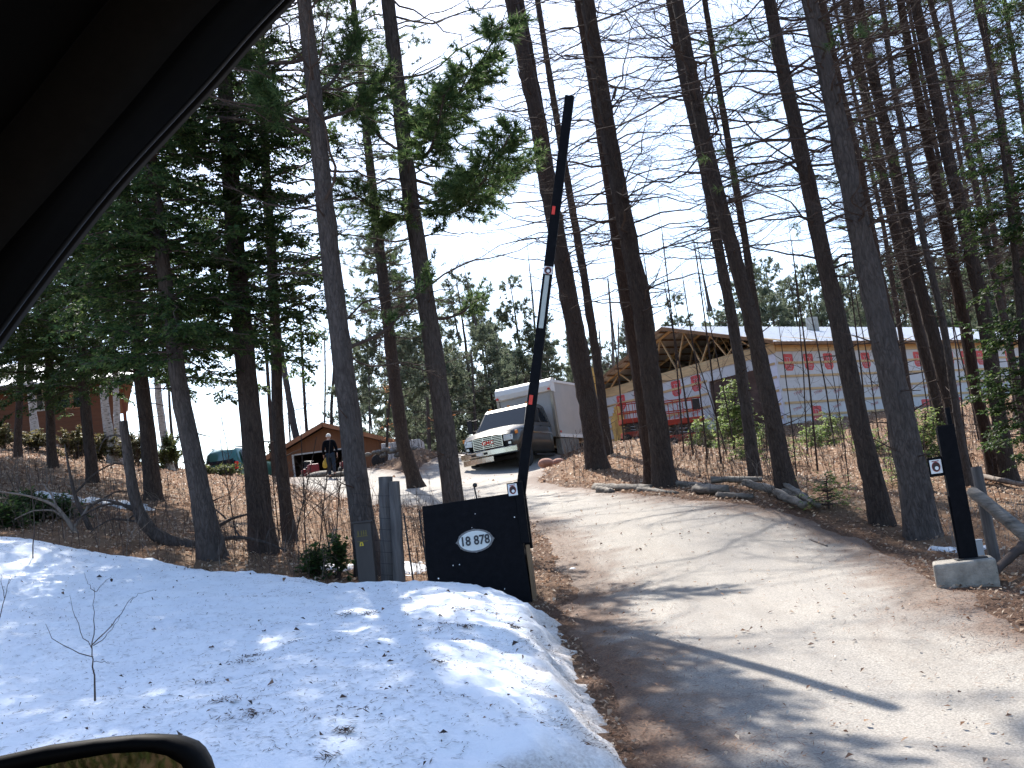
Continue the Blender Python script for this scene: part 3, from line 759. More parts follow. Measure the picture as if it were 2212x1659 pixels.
# --- birches beside the house and thin stems on the skyline
def m_birch():
    m, nt, b = newmat('birch_bark')
    n = noise(nt, 7, 5, .7, (1, 1, 3.5))
    nt.links.new(ramp(nt, n, [(.0, (.05, .04, .035)), (.40, (.10, .08, .07)), (.46, (.36, .32, .285)), (.8, (.50, .45, .41))]), b.inputs['Base Color'])
    b.inputs['Roughness'].default_value = .7
    return m
BIRCH = m_birch()
for k, (px, d, w, H, lab, bk) in enumerate([
        ([(241, 985), (234, 930), (227, 880), (222, 820), (210, 690)], 38, 22, 10, 'white birch trunk in front of the right end of the wooden house', BIRCH),
        ([(258, 985), (254, 930), (250, 850), (246, 760), (240, 690)], 40, 17, 10, 'second white birch trunk, right at the house corner post', BIRCH),
        ([(362, 985), (352, 925), (342, 850), (336, 760), (328, 650)], 36, 19, 10, 'white birch trunk against the bright sky, left of the leaning grey trunk', BIRCH),
        ([(80, 985), (74, 920), (68, 860), (62, 800), (58, 700)], 40, 19, 9, 'pale birch trunk in front of the narrow house window', BIRCH),
        ([(378, 985), (370, 930), (366, 870), (362, 800)], 38, 8, 9, 'thin dark stem leaning against the sky right of the birch', BARK_BROWN),
        ([(655, 985), (640, 945), (628, 880), (615, 800), (600, 700)], 62, 19, 13, 'pale leaning trunk rising behind the garage roof', BARK_GREY),
        ([(668, 985), (661, 900), (655, 800), (650, 700)], 64, 9, 13, 'thin dark trunk rising behind the garage ridge', BARK_BROWN),
        ([(718, 985), (716, 880), (722, 800), (726, 700)], 64, 9, 13, 'thin trunk behind the garage, close to the tall dark trunk', BARK_BROWN),
        ([(592, 1010), (584, 900), (578, 800), (570, 700)], 44, 11, 12, 'thin trunk left of the garage eave', BARK_BROWN)]):
    bare_tree('birch_tree' if bk is BIRCH else 'bare_tree', 'birch' if bk is BIRCH else 'tree', lab, px, d, w, w * .55, H, bk, 3.0, 4, 2.0, 40 + k, None, stub=0, tw=6)

# --- pines beyond the truck and the barn
def pine_proto(H, R, seed, base=.12, dens=5.5, fm=None):
    rng = np.random.default_rng(seed)
    tr = Trunk(np.stack([np.zeros(30), np.zeros(30), np.linspace(-.3, H, 30)], -1), np.linspace(.20, .02, 30))
    tr.p[:, 0] += np.cumsum(rng.normal(0, .05, 30)) * .4
    t = MB().tubes(tr.p, tr.r, 8)
    c = MB()
    n = int(H * dens)
    z = np.sort(rng.uniform(H * base, H * .99, n)); az = rng.uniform(0, 6.283, n)
    f = 1 - (z / H)
    l = R * np.clip(f * 1.5, .08, 1) ** .7 * rng.uniform(.5, 1.2, n)
    Pp, Rr = limbs(tr, z, az, l, rng.uniform(.1, .5, n), rng.uniform(-.2, .25, n), rng, r0=.012)
    c.tubes(Pp, Rr, 3, 0)
    Q, Rq, idx = twigs(Pp, l, 9, .25, rng, tl=(.3, .8), flat=.5, r=.006)
    c.tubes(Q, Rq, 3, 0)
    for s in (.5, .9):
        p, d = along(Q, np.arange(len(Q)), np.full(len(Q), s))
        tufts(c, p, d, rng, 12, (.18, .36), .062, .8, m=1)
    return t.mesh('trunk', smooth=True), c.mesh('crown')
PROTO = [pine_proto(12, 3.2, 61), pine_proto(14, 3.6, 62, .2), pine_proto(11, 2.8, 63, .08), pine_proto(15, 3.0, 64, .3, 5)]
for t, c in PROTO:
    t.materials.append(BARK_BROWN); c.materials.append(TWIG); c.materials.append(HAZEPINE)
def far_pine(k, u, vtop, y, label, group=None, name='pine_tree', sc=None):
    top = P(u, vtop, y)
    x = top[0]
    z = h1(x, y)
    t, c = PROTO[k % 4]
    Hk = [12, 14, 11, 15][k % 4]
    s = (top[2] - z) / Hk
    root = thing(name, label, 'tree', (x, y, z), (k * 1.7) % 6.28, group)
    root.scale = (sc or s * .9, sc or s * .9, s)
    for nm, me in (('trunk', t), ('crown', c)):
        o = bpy.data.objects.new(nm, me); COL.objects.link(o); o.parent = root
    return root
far_pine(0, 985, 590, 66, 'full green pine on the skyline just right of the tall trunk behind the gate cabinet')
far_pine(2, 1110, 600, 70, 'broad pine on the skyline left of the barrier arm reflector strip')
far_pine(1, 1040, 690, 60, 'pine directly above the box truck cab, between two taller pines')
far_pine(3, 1172, 700, 62, 'thin-crowned pine seen right under the barrier arm reflector strip')
far_pine(2, 945, 700, 58, 'dark pine against the tall grey trunk, left of the truck')
far_pine(1, 812, 485, 52, 'slender pine with a pointed crown between the two tall trunks')
far_pine(0, 760, 760, 72, 'low pine behind the garage ridge, right of the tall dark trunk')
far_pine(2, 1462, 640, 80, 'small pine above the barn ridge')
far_pine(3, 1350, 690, 76, 'thin-crowned pine seen behind the broad trunk right of the truck')
far_pine(0, 1245, 760, 78, 'low pine behind the box truck body')
far_pine(1, 880, 760, 74, 'low pine between the two tall trunks above the rock heap')
for k, (u, v, y) in enumerate([(1602, 560, 84), (1660, 625, 80), (1712, 600, 86), (1765, 640, 82), (1822, 575, 88), (1880, 590, 84), (1935, 560, 90), (1990, 600, 84), (2040, 540, 90), (2095, 560, 86), (2150, 500, 92), (2205, 520, 88), (2255, 480, 90), (1535, 660, 88), (2020, 660, 78), (2120, 640, 80), (1850, 660, 78)]):
    far_pine(k, u, v, y, 'green pine in the row beyond the white metal barn roof', 'pines in a row beyond the barn roof')
for k, (u, v, y) in enumerate([(1010, 820, 72), (1085, 780, 80), (1140, 800, 78), (1300, 800, 84), (1200, 830, 82), (920, 800, 78), (960, 860, 70), (845, 850, 80), (1045, 850, 84), (1160, 760, 90), (1235, 700, 92)]):
    far_pine(k + 1, u, v, y, 'low pine in the thicket of pines behind the box truck', 'pines in the thicket behind the truck')

# --- leafless grey trees filling the gap behind the truck and beyond the barn
for k, (u, vb, vt, y) in enumerate([(905, 900, 560, 56), (955, 880, 640, 60), (1005, 860, 650, 58), (1060, 850, 600, 62), (1100, 840, 690, 60), (1150, 830, 620, 58), (1225, 840, 640, 62), (1255, 850, 700, 58), (1310, 880, 560, 60), (1345, 880, 660, 64), (1400, 800, 620, 74), (1520, 720, 600, 80)]):
    bare_tree('leafless_tree', 'tree', 'grey leafless tree in the thicket behind the box truck', [(u + 22, vb + 60), (u + 12, (vb + vt) / 2), (u, vt)], y, 9, 4, max(5, (vb + 60 - vt) * y / F_ * 1.05), BARK_GREY, 1.5, 4.5, 1.8, 140 + k, 'leafless trees behind the truck', stub=0, tw=9, flare=1.1)
for k, (u, v, y) in enumerate([(1575, 640, 78), (1625, 700, 74), (1690, 660, 92), (1735, 560, 96), (1790, 560, 94), (1845, 640, 90), (1910, 540, 98), (1965, 520, 96), (2015, 560, 98), (2070, 490, 98), (2125, 480, 98), (2180, 560, 84), (2230, 560, 82), (1500, 700, 92), (1890, 690, 74), (2090, 690, 76), (2170, 680, 78), (1420, 720, 90), (1650, 560, 99)]):
    far_pine(k + 2, u, v, y, 'green pine in the row beyond the white metal barn roof', 'pines in a row beyond the barn roof')
for k, (u, v, y) in enumerate([(1060, 720, 88), (1120, 730, 90), (980, 740, 84), (1215, 790, 88), (1270, 720, 92), (1320, 740, 90), (930, 760, 86), (890, 700, 88), (850, 720, 90), (1030, 640, 94), (790, 800, 84)]):
    far_pine(k + 1, u, v, y, 'low pine in the thicket of pines behind the box truck', 'pines in the thicket behind the truck')
# --- more distant bare trees in the dense stand at the upper right
for k, (u0_, u1_, y, w) in enumerate([(2030, 1860, 34, 14), (2120, 1960, 38, 13), (2210, 2050, 36, 15), (2260, 2110, 33, 15), (2300, 2170, 30, 16), (1985, 1800, 42, 12), (2340, 2230, 28, 16), (2160, 2010, 44, 11)]):
    bare_tree('larch_tree', 'tree', 'distant thin bare tree in the dense stand at the upper right', [(u0_, 980), ((u0_ + u1_) / 2 + 14, 480), (u1_, 0)], y, w, w * .6, 20, BARK_BROWN, 4, 6, 3.0, 170 + k, 'distant bare trees at the upper right', stub=0, tw=10)
# --- saplings
def sapling(px, depth, w, H, label, group, seed, name='bare_sapling', cat='sapling', mt=None, leaf=None, per=3.0):
    rng = np.random.default_rng(700 + seed)
    tr, foot = trunk_line(px, depth, w, w * .7, H, rng, 1.1)
    c = MB()
    n = int(H * per)
    z = foot[2] + rng.uniform(.5, H, n); az = rng.uniform(0, 6.283, n)
    l = rng.uniform(.3, .9, n) * (1 - .5 * (z - foot[2]) / H)
    Pp, R = limbs(tr, z, az, l, rng.uniform(.4, 1.2, n), rng.uniform(-.2, .3, n), rng, K=5, r0=.003, rk=.004)
    c.tubes(Pp, R, 3)
    Q, Rq, _ = twigs(Pp, l, 7, .2, rng, tl=(.12, .4)); c.tubes(Q, Rq, 3)
    if leaf:
        p, d = along(Q, np.arange(len(Q)), rng.uniform(.4, 1, len(Q)))
        k = rng.random(len(Q)) < .7
        sprays(c, Q[k], rng, 3, (.07, .12), .6, m=1)
    root = thing(name, label, cat, tuple(foot), 0, group)
    MB().tubes(tr.p, tr.r, 7).build('trunk', mt or BARK_BROWN, root, foot, True)
    c.build('crown', [TWIG] + ([leaf] if leaf else []), root, foot)
SG = 'thin bare saplings on the slope below the barn'
SL = 'thin bare sapling on the slope below the wrapped barn walls'
for k, (ub, vb, ut, vt, d, w) in enumerate([(1770, 1060, 1715, 560, 24, 7), (1745, 1010, 1718, 600, 28, 5), (1815, 1040, 1745, 640, 30, 6), (1560, 1030, 1505, 560, 26, 7), (1530, 1010, 1478, 620, 28, 6), (1580, 1020, 1500, 760, 30, 5),
        (1500, 1000, 1440, 640, 29, 7), (1480, 1010, 1432, 520, 31, 6), (1850, 1010, 1820, 660, 32, 6), (1880, 1020, 1838, 620, 30, 7), (1905, 990, 1850, 640, 34, 5), (1960, 1000, 1925, 700, 30, 5), (2085, 960, 2050, 640, 30, 6),
        (2120, 980, 2060, 700, 28, 6), (1598, 1040, 1520, 640, 27, 5), (1400, 1000, 1375, 700, 33, 5), (1350, 985, 1316, 640, 34, 6), (1725, 1085, 1690, 760, 20, 5), (1838, 1090, 1800, 820, 19, 4), (1950, 1105, 1905, 850, 17, 4), (2020, 1030, 1985, 760, 26, 5), (1660, 1010, 1622, 640, 30, 6)]):
    sapling([(ub, vb), ((ub + ut) / 2 + 4, (vb + vt) / 2), (ut, vt)], d, w * .62, max(2.2, (vb - vt) * d / F_ * 1.1), SL, SG, k)
for k, (ub, vb, ut, vt, d, w) in enumerate([(700, 990, 700, 640, 60, 8), (760, 985, 745, 700, 62, 8), (800, 990, 788, 640, 66, 8), (840, 980, 822, 700, 60, 7), (925, 1000, 905, 720, 62, 8), (1000, 880, 985, 700, 66, 8), (1050, 880, 1025, 690, 64, 9), (630, 1000, 605, 690, 66, 8), (1300, 900, 1290, 640, 60, 8), (1330, 900, 1335, 620, 62, 8), (1160, 870, 1150, 640, 70, 9)]):
    sapling([(ub, vb), ((ub + ut) / 2 + 3, (vb + vt) / 2), (ut, vt)], d, w * .62, max(3, (vb - vt) * d / F_ * 1.1), 'thin bare stem against the bright gap behind the garage and truck', 'thin stems behind the garage and truck', 40 + k, mt=BARK_GREY)
sapling([(835, 985), (838, 900), (845, 840)], 50, 7, 4.2, 'sapling still holding dry orange leaves beside the rock heap', None, 70, 'beech_sapling', 'sapling', None, BEECH, 8)
sapling([(958, 1000), (955, 930), (948, 880)], 48, 6, 3.4, 'small sapling with a few dry orange leaves left of the truck bumper', None, 71, 'beech_sapling', 'sapling', None, BEECH, 6)
for k, (ub, vb, ut, vt, d, w) in enumerate([(660, 1180, 655, 1045, 14.5, 3), (690, 1170, 705, 1040, 15, 3), (640, 1150, 668, 1030, 16, 3), (725, 1150, 735, 1050, 17, 3), (712, 1200, 690, 1060, 13.6, 3), (602, 1160, 590, 1050, 17, 3), (508, 1150, 490, 1040, 16, 3)]):
    sapling([(ub, vb), ((ub + ut) / 2, (vb + vt) / 2), (ut, vt)], d, w, .95, 'knee-high bare twiggy shoot on the bank behind the wire fence', 'bare shoots behind the wire fence', 80 + k, per=9)
# --- the leafless seedling in the snow and the leaning weed stems
def seedling(foot_uv, lines, label, w0, name='leafless_seedling'):
    f = G(*foot_uv); f[2] = float(snow_z(np.array([f[0]]), np.array([f[1]]))[0]) if snow_z(np.array([f[0]]), np.array([f[1]]))[0] > -9 else f[2]
    y = f[1]
    # walk the foot along the line of sight onto the snow surface
    for _ in range(40):
        q = P(foot_uv[0], foot_uv[1], y); zz = float(snow_z(np.array([q[0]]), np.array([q[1]]))[0])
        if q[2] > zz: break
        y -= .03
    f = P(foot_uv[0], foot_uv[1], y)
    mb = MB()
    rng = np.random.default_rng(abs(int(foot_uv[0])))
    for pts, w in lines:
        q = np.array([P(a, b, y + dd) for a, b, dd in pts])
        t = np.linspace(0, 1, 9); tt = np.linspace(0, 1, len(q))
        pl = np.stack([np.interp(t, tt, q[:, k]) for k in range(3)], -1) + rng.normal(0, .004, (9, 3))
        mb.tubes(pl, np.linspace(w * .72, w * .25, 9), 6)
    mb.v[0][:, 2] -= 0
    o = mb.build(name, TWIG, None, f, True)
    return tag(o, label, 'seedling')
seedling((205, 1515), [([(205, 1522, 0), (201, 1440, 0), (199, 1390, 0)], .009), ([(199, 1400, 0), (205, 1340, .05), (204, 1270, .02)], .005), ([(199, 1400, 0), (175, 1370, .1), (160, 1325, .1), (150, 1285, .1)], .004),
                       ([(199, 1395, 0), (240, 1355, -.1), (265, 1320, -.1), (285, 1290, -.1)], .005), ([(200, 1420, 0), (160, 1405, -.1), (118, 1385, -.1), (100, 1350, -.1)], .005), ([(201, 1395, 0), (235, 1368, .1), (260, 1330, .15)], .004),
                       ([(204, 1280, 0), (222, 1262, 0), (240, 1245, 0)], .003), ([(204, 1280, 0), (190, 1262, 0), (182, 1240, 0)], .003), ([(280, 1300, -.1), (300, 1285, -.1), (330, 1275, -.1)], .0025), ([(202, 1430, 0), (225, 1428, .05), (240, 1434, .05)], .003)],
         'leafless branching seedling standing alone in the snow', .009)
seedling((1062, 1362), [([(1062, 1368, 0), (1080, 1340, 0), (1100, 1322, 0)], .004), ([(1075, 1350, 0), (1072, 1320, 0), (1058, 1305, 0)], .003), ([(1085, 1338, 0), (1110, 1330, 0), (1125, 1322, 0)], .003)], 'small broken twig stuck in the snow below the gate cabinet', .004, 'snow_twig')
seedling((-4, 1345), [([(-4, 1350, 0), (10, 1290, 0), (22, 1245, 0)], .006), ([(10, 1290, 0), (4, 1265, 0), (2, 1240, 0)], .004), ([(18, 1260, 0), (28, 1245, 0)], .003)], 'thin dead stem poking out of the snow at the picture edge', .006, 'dead_stem')
seedling((72, 1206), [([(72, 1212, 0), (74, 1120, 0), (66, 1040, 0), (60, 960, 0)], .010), ([(73, 1100, 0), (90, 1040, 0), (96, 1000, 0)], .005), ([(68, 1050, 0), (45, 1000, 0)], .005)], 'thin straight stem standing in the upper edge of the snow on the left', .01, 'dead_stem')
# ------------------------------------------------------------------ gate, posts, fence, pedestal, logs
def m_blackpaint():
    m, nt, b = newmat('weathered_black_paint')
    n = noise(nt, 14, 6, .75); n2 = noise(nt, 60, 3, .6); s = noise(nt, 3.0, 4, .6)
    c = ramp(nt, n, [(.3, (.0035, .004, .0055)), (.6, (.007, .0075, .010)), (.8, (.016, .016, .019))])
    nt.links.new(mix(nt, ramp(nt, n2, [(.74, (0, 0, 0)), (.80, (.35, .35, .35))]), c, (.16, .16, .17)), b.inputs['Base Color'])
    b.inputs['Roughness'].default_value = .62
    b.inputs['Specular IOR Level'].default_value = .06
    nt.links.new(bump(nt, n2, .25, .004), b.inputs['Normal'])
    return m
BLACKP = m_blackpaint()
M_WHITE = mat('white_enamel', (.72, .74, .76), .35, var=.06)
M_PLATE = mat('plaque_white', (.62, .66, .66), .4, var=.05)
M_PEWTER = mat('pewter_frame', (.13, .135, .15), .4, .6, .2, 30)
M_INK = mat('dark_digit_paint', (.03, .035, .045), .5, var=.1)
M_RED = mat('red_decal', (.50, .03, .03), .5, var=.1)
M_REDREF = mat('red_reflector', (.62, .03, .015), .3, var=.1)
M_GREYREF = mat('grey_green_reflective_tape', (.38, .42, .40), .35, var=.06, scale=20)
M_WOODRAW = mat('aged_brown_wood', (.20, .13, .075), .85, var=.35, scale=8, bmp=.4, stretch=(1, 1, .12))
M_CONC = mat('rough_concrete', (.27, .242, .205), .9, var=.35, scale=9, bmp=.6, bscale=40)
M_GALV = mat('dull_galvanised_steel', (.30, .31, .32), .5, .6, .2, 12)
M_DARKST = mat('dark_steel', (.03, .03, .032), .5, .5, .2, 12)
M_POST = mat('silver_weathered_post', (.10, .092, .09), .9, var=.55, scale=14, bmp=.9, bscale=30, stretch=(1, 1, .08))
M_PED = mat('faded_brown_steel', (.040, .034, .032), .6, var=.3, scale=5, stretch=(1, 1, .25))
M_YEL = mat('yellow_sticker', (.55, .40, .02), .5, var=.15, scale=30)
M_FADEY = mat('faded_label_print', (.13, .105, .025), .7, var=.4, scale=40)
M_LOG = mat('grey_split_rail', (.165, .145, .125), .9, var=.6, scale=7, bmp=.8, bscale=18, stretch=(.4, 1, 3))
M_LOGEND = mat('log_end_grain', (.34, .25, .16), .9, var=.3, scale=14)
M_PLASTIC = mat('pale_blue_plastic', (.50, .56, .62), .4, var=.06)

GY_ = 11.8
gb = P(1150, 1300, GY_); gz = h1(gb[0], GY_)
gate = thing('barrier_gate', 'black wooden gate cabinet with house number and a long arm raised beside the drive', 'gate', (gb[0], GY_, gz))
gate.rotation_euler = (0, 0, rad(-3))
# local frame: x to the right, y away, z up; the right front corner of the cabinet is the origin
W_, Hc = 1.10, 1.16
def loc(u, v, y=GY_): return P(u, v, y) - np.array([gb[0], GY_, gz])
m = MB()
tl, tr_ = loc(910, 1094), loc(1112, 1064)
m.prism([(-W_, 0, -.1), (0.0, 0, -.1), (-.035, 0, tr_[2]), (tl[0], 0, tl[2])], (0, .42, 0))
m.build('cabinet', BLACKP, gate, bevel=.008)
m = MB()
m.box(-.035, .055, -.015, .06, .62, 1.28).box(-.02, .06, .30, .42, .55, 1.24)
m.build('hinge_housing', BLACKP, gate, bevel=.006)
m = MB().box(.003, .045, .02, .06, -.1, .60).box(.003, .04, .33, .38, -.1, .52)
m.build('side_board', M_WOODRAW, gate, bevel=.004)
m = MB().bar((.02, .2, .05), (.02, .2, .5), .03, .26, (0, 1, 0))
m.build('inner_panel', M_DARKST, gate)
# rod with a ball on top of the cabinet
r1, r2 = loc(1028, 1082), loc(1019, 1047)
m = MB().tubes(np.array([r1 - [0, 0, .06], r2]) + [0, .2, 0], np.array([.009, .009]), 8)
m.lathe([(0.001, -.026), (.02, -.018), (.027, 0), (.02, .018), (.001, .026)], r2 + [.012, .2, .0], 12)
m.build('latch_rod', M_DARKST, gate, smooth=True)
# the arm
a0, a1 = loc(1121, 1075) + [0.005, .14, 0], loc(1230, 203) + [0, .14, 0]
arm = MB().bar(a0, a1, .105, .10, (0, 1, 0)).build('barrier_arm', BLACKP, gate, bevel=.006)
ad = nrm(a1 - a0); asd = nrm(np.cross(ad, (0, 1, 0)))
AL = np.linalg.norm(a1 - a0)
def on_arm(s0, s1, w, off, dy, mt, name, h=.006):
    p, q = a0 + ad * s0 + asd * off, a0 + ad * s1 + asd * off
    return MB().bar(p + [0, dy, 0], q + [0, dy, 0], w, h, (0, 1, 0)).build(name, mt, arm)
fr = lambda v: (1075 - v) / (1075 - 203) * AL
on_arm(fr(717), fr(603), .050, 0.0, -.056, M_GREYREF, 'reflector_strip')
on_arm(fr(470), fr(452), .035, .02, -.056, M_REDREF, 'reflector')
on_arm(fr(880), fr(860), .040, .012, -.056, M_REDREF, 'reflector')
def alarm_sign(mb_origin, right, up, w, h, parent, round_=False):
    """white plate with a red framed dark round emblem and a pale crescent"""
    o, rr, uu = np.asarray(mb_origin, float), nrm(right), nrm(up)
    out = np.cross(rr, uu)
    pt = lambda a, b, c=0: o + rr * a + uu * b + out * c
    s = MB().prism([pt(-w / 2, -h / 2), pt(w / 2, -h / 2), pt(w / 2, h / 2), pt(-w / 2, h / 2)], out * .006).build('warning_sign', M_WHITE, parent)
    def ring(r0_, r1_, cx, cz, d, n=28, sx=1, sy=1):
        a = np.arange(n) * 2 * math.pi / n
        v = np.vstack([np.stack([pt(cx + r * sx * math.cos(t), cz + r * sy * math.sin(t), d) for t in a]) for r in (r0_, r1_)])
        return MB().add(v, [(i, (i + 1) % n, n + (i + 1) % n, n + i) for i in range(n)])
    q = .33 * w if not round_ else .36 * w
    e = MB()
    for i, (k0, k1, dd, mm) in enumerate([(q * .92, q * 1.12, .0085, 0), (.0005, q * .94, .0105, 1)]):
        g = ring(k0, k1, 0, -.02 * h, dd, sx=1, sy=1 if round_ else 1.25)
        e.add(np.vstack(g.v), np.vstack(g.q), m=mm)
    g = ring(.0005, q * .50, q * .12, -.12 * h, .0125); e.add(np.vstack(g.v), np.vstack(g.q), m=2)
    if not round_:
        e.add([pt(-w * .30, h * .36, .0085), pt(w * .30, h * .36, .0085), pt(w * .30, h * .42, .0085), pt(-w * .30, h * .42, .0085)], [(0, 1, 2, 3)], m=0)
    e.build('emblem', [mat('dull_red_print', (.22, .02, .02), .5, var=.1), mat('maroon_black_print', (.03, .012, .014), .5, var=.1), M_WHITE], s)
    return s
c = a0 + ad * fr(592) + np.array([0, -.058, 0])
alarm_sign(c, asd if asd[0] > 0 else -asd, ad, .10, .085, arm, True)
c = loc(1108, 1058) + np.array([0, -.03, 0])
alarm_sign(c, (1, 0, 0), (0, 0, 1), .098, .125, gate)
MB().box(c[0] - .06, c[0] + .045, -.022, -.006, c[2] - .085, c[2] + .075).build('sign_board', BLACKP, gate)
# the oval number plaque
pc = loc(1026, 1168)
sc_, al = .185, .0
pl = MB()
def oval(a, b, n=44): return [(pc[0] + a * math.cos(t), 0, pc[2] + b * math.sin(t)) for t in np.arange(n) * 2 * math.pi / n]
def ornate(n=96):
    out = []
    for t in np.arange(n) * 2 * math.pi / n:
        k = 1 + .11 * math.exp(-math.sin(t) ** 2 / .012) + .05 * math.exp(-(abs(math.sin(t)) - .55) ** 2 / .004)
        out.append((pc[0] + .190 * k * math.cos(t), 0, pc[2] + .122 * (1 + .05 * max(0, math.cos(8 * t)) ** 6) * math.sin(t)))
    return out
fr_ = [np.array(x) + [0, -.010, 0] for x in ornate()]
plq = MB().prism(fr_, (0, .012, 0)).build('number_plaque', M_PEWTER, gate, bevel=.003)
MB().prism([np.array(x) + [0, -.016, 0] for x in oval(.172, .104)], (0, .008, 0)).build('plaque_face', M_PLATE, plq)
V, T = text_arrays('18 878', .122, .003, .0028)
V[:, 0] *= .95; V[:, 2] *= 1.12
MB().add(V + [pc[0], -.0195, pc[2]], tris=T).build('house_number', M_INK, plq)
for du, dv, w, h in ((-.33, -.46, .012, .012), (-.27, -.45, .010, .01), (.17, .16, .008, .022), (-.25, -.68, .03, .05), (-.28, -.66, .016, .03), (-.02, .17, .01, .006), (.22, .22, .02, .008)):
    pass
# paint chips on the cabinet front: small bare spots
ch = MB()
rc = np.random.default_rng(8)
for u, v, r in [(978, 1222, .007), (992, 1220, .006), (1111, 1117, .008), (985, 1268, .012), (979, 1272, .010), (991, 1264, .010), (946, 1250, .008), (1026, 1110, .006), (1019, 1140, .004), (1122, 1106, .004), (1127, 1105, .004), (1090, 1272, .006), (1050, 1271, .005)]:
    q = loc(u, v); n = 7; a = np.arange(n) * 6.283 / n
    ch.add([(q[0] + r * rc.uniform(.5, 1.2) * math.cos(t), -.003, q[2] + r * rc.uniform(.6, 1.7) * math.sin(t)) for t in a], tris=[(0, i, i + 1) for i in range(1, n - 1)])
setting(ch.build('paint_chips', M_WHITE, gate), 'stuff')

# right-hand support post on its concrete block
pb = P(2085, 1232, 10.0)
bz = h1(pb[0], 10.0)
sp = thing('barrier_support_post', 'black steel channel post standing on a cracked concrete block by the drive', 'post', (pb[0], 10.0, bz))
sp.rotation_euler = (0, 0, rad(-14))
mb = MB()
n = 9
bx = [(-.28, -.18, -.15), (.24, -.21, -.15), (.27, .28, -.15), (-.24, .28, -.15)]
mb.prism(bx, (0, 0, .15 + .20))
mb.build('concrete_block', M_CONC, sp, bevel=.02)
Hp = P(2068, 915, 10.0)[2] - bz
ms = MB().box(-.02, .13, .0, .02, .19, Hp).box(-.02, .0, .02, .14, .19, Hp - .01).box(.11, .13, .02, .14, .19, Hp - .01)
ms.box(-.035, -.022, .01, .05, .19, .78)
post = ms.build('channel_post', BLACKP, sp, bevel=.004)
MB().box(.085, .125, .05, .13, Hp - .3, Hp + .16).build('arm_catch', BLACKP, sp, bevel=.004)
alarm_sign((-.085, .03, Hp - .36), (1, 0, 0), (0, 0, 1), .10, .125, post)
MB().box(-.15, -.021, .034, .05, Hp - .45, Hp - .275).build('sign_board', BLACKP, sp)
MB().box(-.06, .20, -.06, .16, .197, .212).build('base_plate', M_DARKST, sp, bevel=.003)
# things beside it
q = P(2112, 1188, 10.7)
bxo = MB().box(-.045, .045, -.04, .04, -.1, .15).box(-.05, .05, -.045, .045, .148, .162).build('junction_box', M_PLASTIC, None, (0, 0, 0), bevel=.006)
bxo.location = (q[0], 10.7, h1(q[0], 10.7) + .12)
tag(bxo, 'small pale plastic box behind the foot of the black support post', 'box')
def log(name, a, b, r0_, r1_, label, cat='log', group=None, mt=None, rough=.12, sides=9, bend=.04, seed=0):
    rng = np.random.default_rng(900 + seed)
    a, b = np.array(a, float), np.array(b, float)
    t = np.linspace(0, 1, 12)
    p = a + (b - a) * t[:, None] + np.cumsum(rng.normal(0, bend * .3, (12, 3)), 0) * [.5, .5, .25]
    R = (r0_ + (r1_ - r0_) * t)[:, None] * (1 + rng.normal(0, rough * .35, (12, sides)) + rough * .5 * np.sin(np.arange(sides) * 6.283 / sides * 3 + seed)[None])
    m_ = MB().tubes(p[None], R[None], sides, cap=True)
    o = m_.build(name, [mt or M_LOG], None, tuple(a), True)
    return tag(o, label, cat, group)
def onland(u, v, lift=.06, y0=6):
    g = G(u, v, y0); return np.array([g[0], g[1], g[2] + lift])
bw = P(2106, 1145, 10.9)
wp = MB().tubes(np.array([[bw[0], 10.55, h1(bw[0], 10.55) - .2], [bw[0] - .02, 10.55, h1(bw[0], 10.55) + .98]]), np.array([.055, .05]), 10, cap=True).build('fence_post', M_POST, None, (bw[0], 10.55, h1(bw[0], 10.55)))
tag(wp, 'grey wooden fence post standing right behind the black support post', 'fence post')
A = P(2098, 1060, 10.5); B = P(2330, 1255, 9.6)
log('fence_rail', A, B, .055, .07, 'long weathered rail slanting down to the ground from behind the support post', 'rail', None, M_LOG, .15, 9, .02, 1)
GL = None
for k, (u0_, v0_, u1_, v1_, r, lift, lab) in enumerate([
        (1285, 1052, 1402, 1055, .085, .06, 'pale log lying at the far left end of the log row by the drive'),
        (1293, 1059, 1322, 1060, .10, .05, 'short dark log end below the pale log at the left end of the row'),
        (1380, 1057, 1460, 1061, .07, .04, 'dark grey log lying low in front of the broad trunk'),
        (1422, 1048, 1530, 1051, .085, .12, 'long grey log resting on others right of the broad trunk'),
        (1505, 1060, 1568, 1060, .11, .07, 'thick short log with a hollow dark end in the middle of the row'),
        (1540, 1051, 1648, 1045, .07, .16, 'weathered rail bridging over to the right part of the log row'),
        (1550, 1068, 1625, 1070, .05, .04, 'thin log on the ground below the hollow log'),
        (1610, 1052, 1745, 1078, .075, .12, 'split rail sloping down past the trunk at the barn corner'),
        (1680, 1072, 1738, 1100, .075, .10, 'lower split rail jutting out below the trunk at the barn corner'),
        (1700, 1062, 1775, 1100, .055, .15, 'pale rail end slanting to the ground at the right end of the row')]):
    log('fallen_log' if k < 7 and k != 5 else 'split_rail', onland(u0_, v0_ + 6, lift, 10), onland(u1_, v1_ + 6, lift * .7, 10), r * .85, r * .7, lab, 'log', 'logs and rails in a row along the drive', None, .3, 11, .06, 10 + k)
log('fallen_stick', onland(1750, 1168, .02, 9), onland(1785, 1183, .02, 9), .018, .012, 'pale stick lying on the litter at the right edge of the drive', 'stick', None, TWIG_PALE, .1, 6, .02, 30)
log('fallen_branch', onland(2150, 1262, .10, 8), onland(2215, 1225, .22, 8), .035, .05, 'dark fallen branch at the picture edge right of the concrete block', 'branch', None, TWIG, .15, 7, .05, 31)
log('fallen_log', onland(2120, 1040, .1, 12), onland(2230, 1062, .1, 12), .05, .04, 'thin pale fallen log behind the reddish flaring trunk at the right', 'log', None, TWIG_PALE, .1, 7, .05, 32)

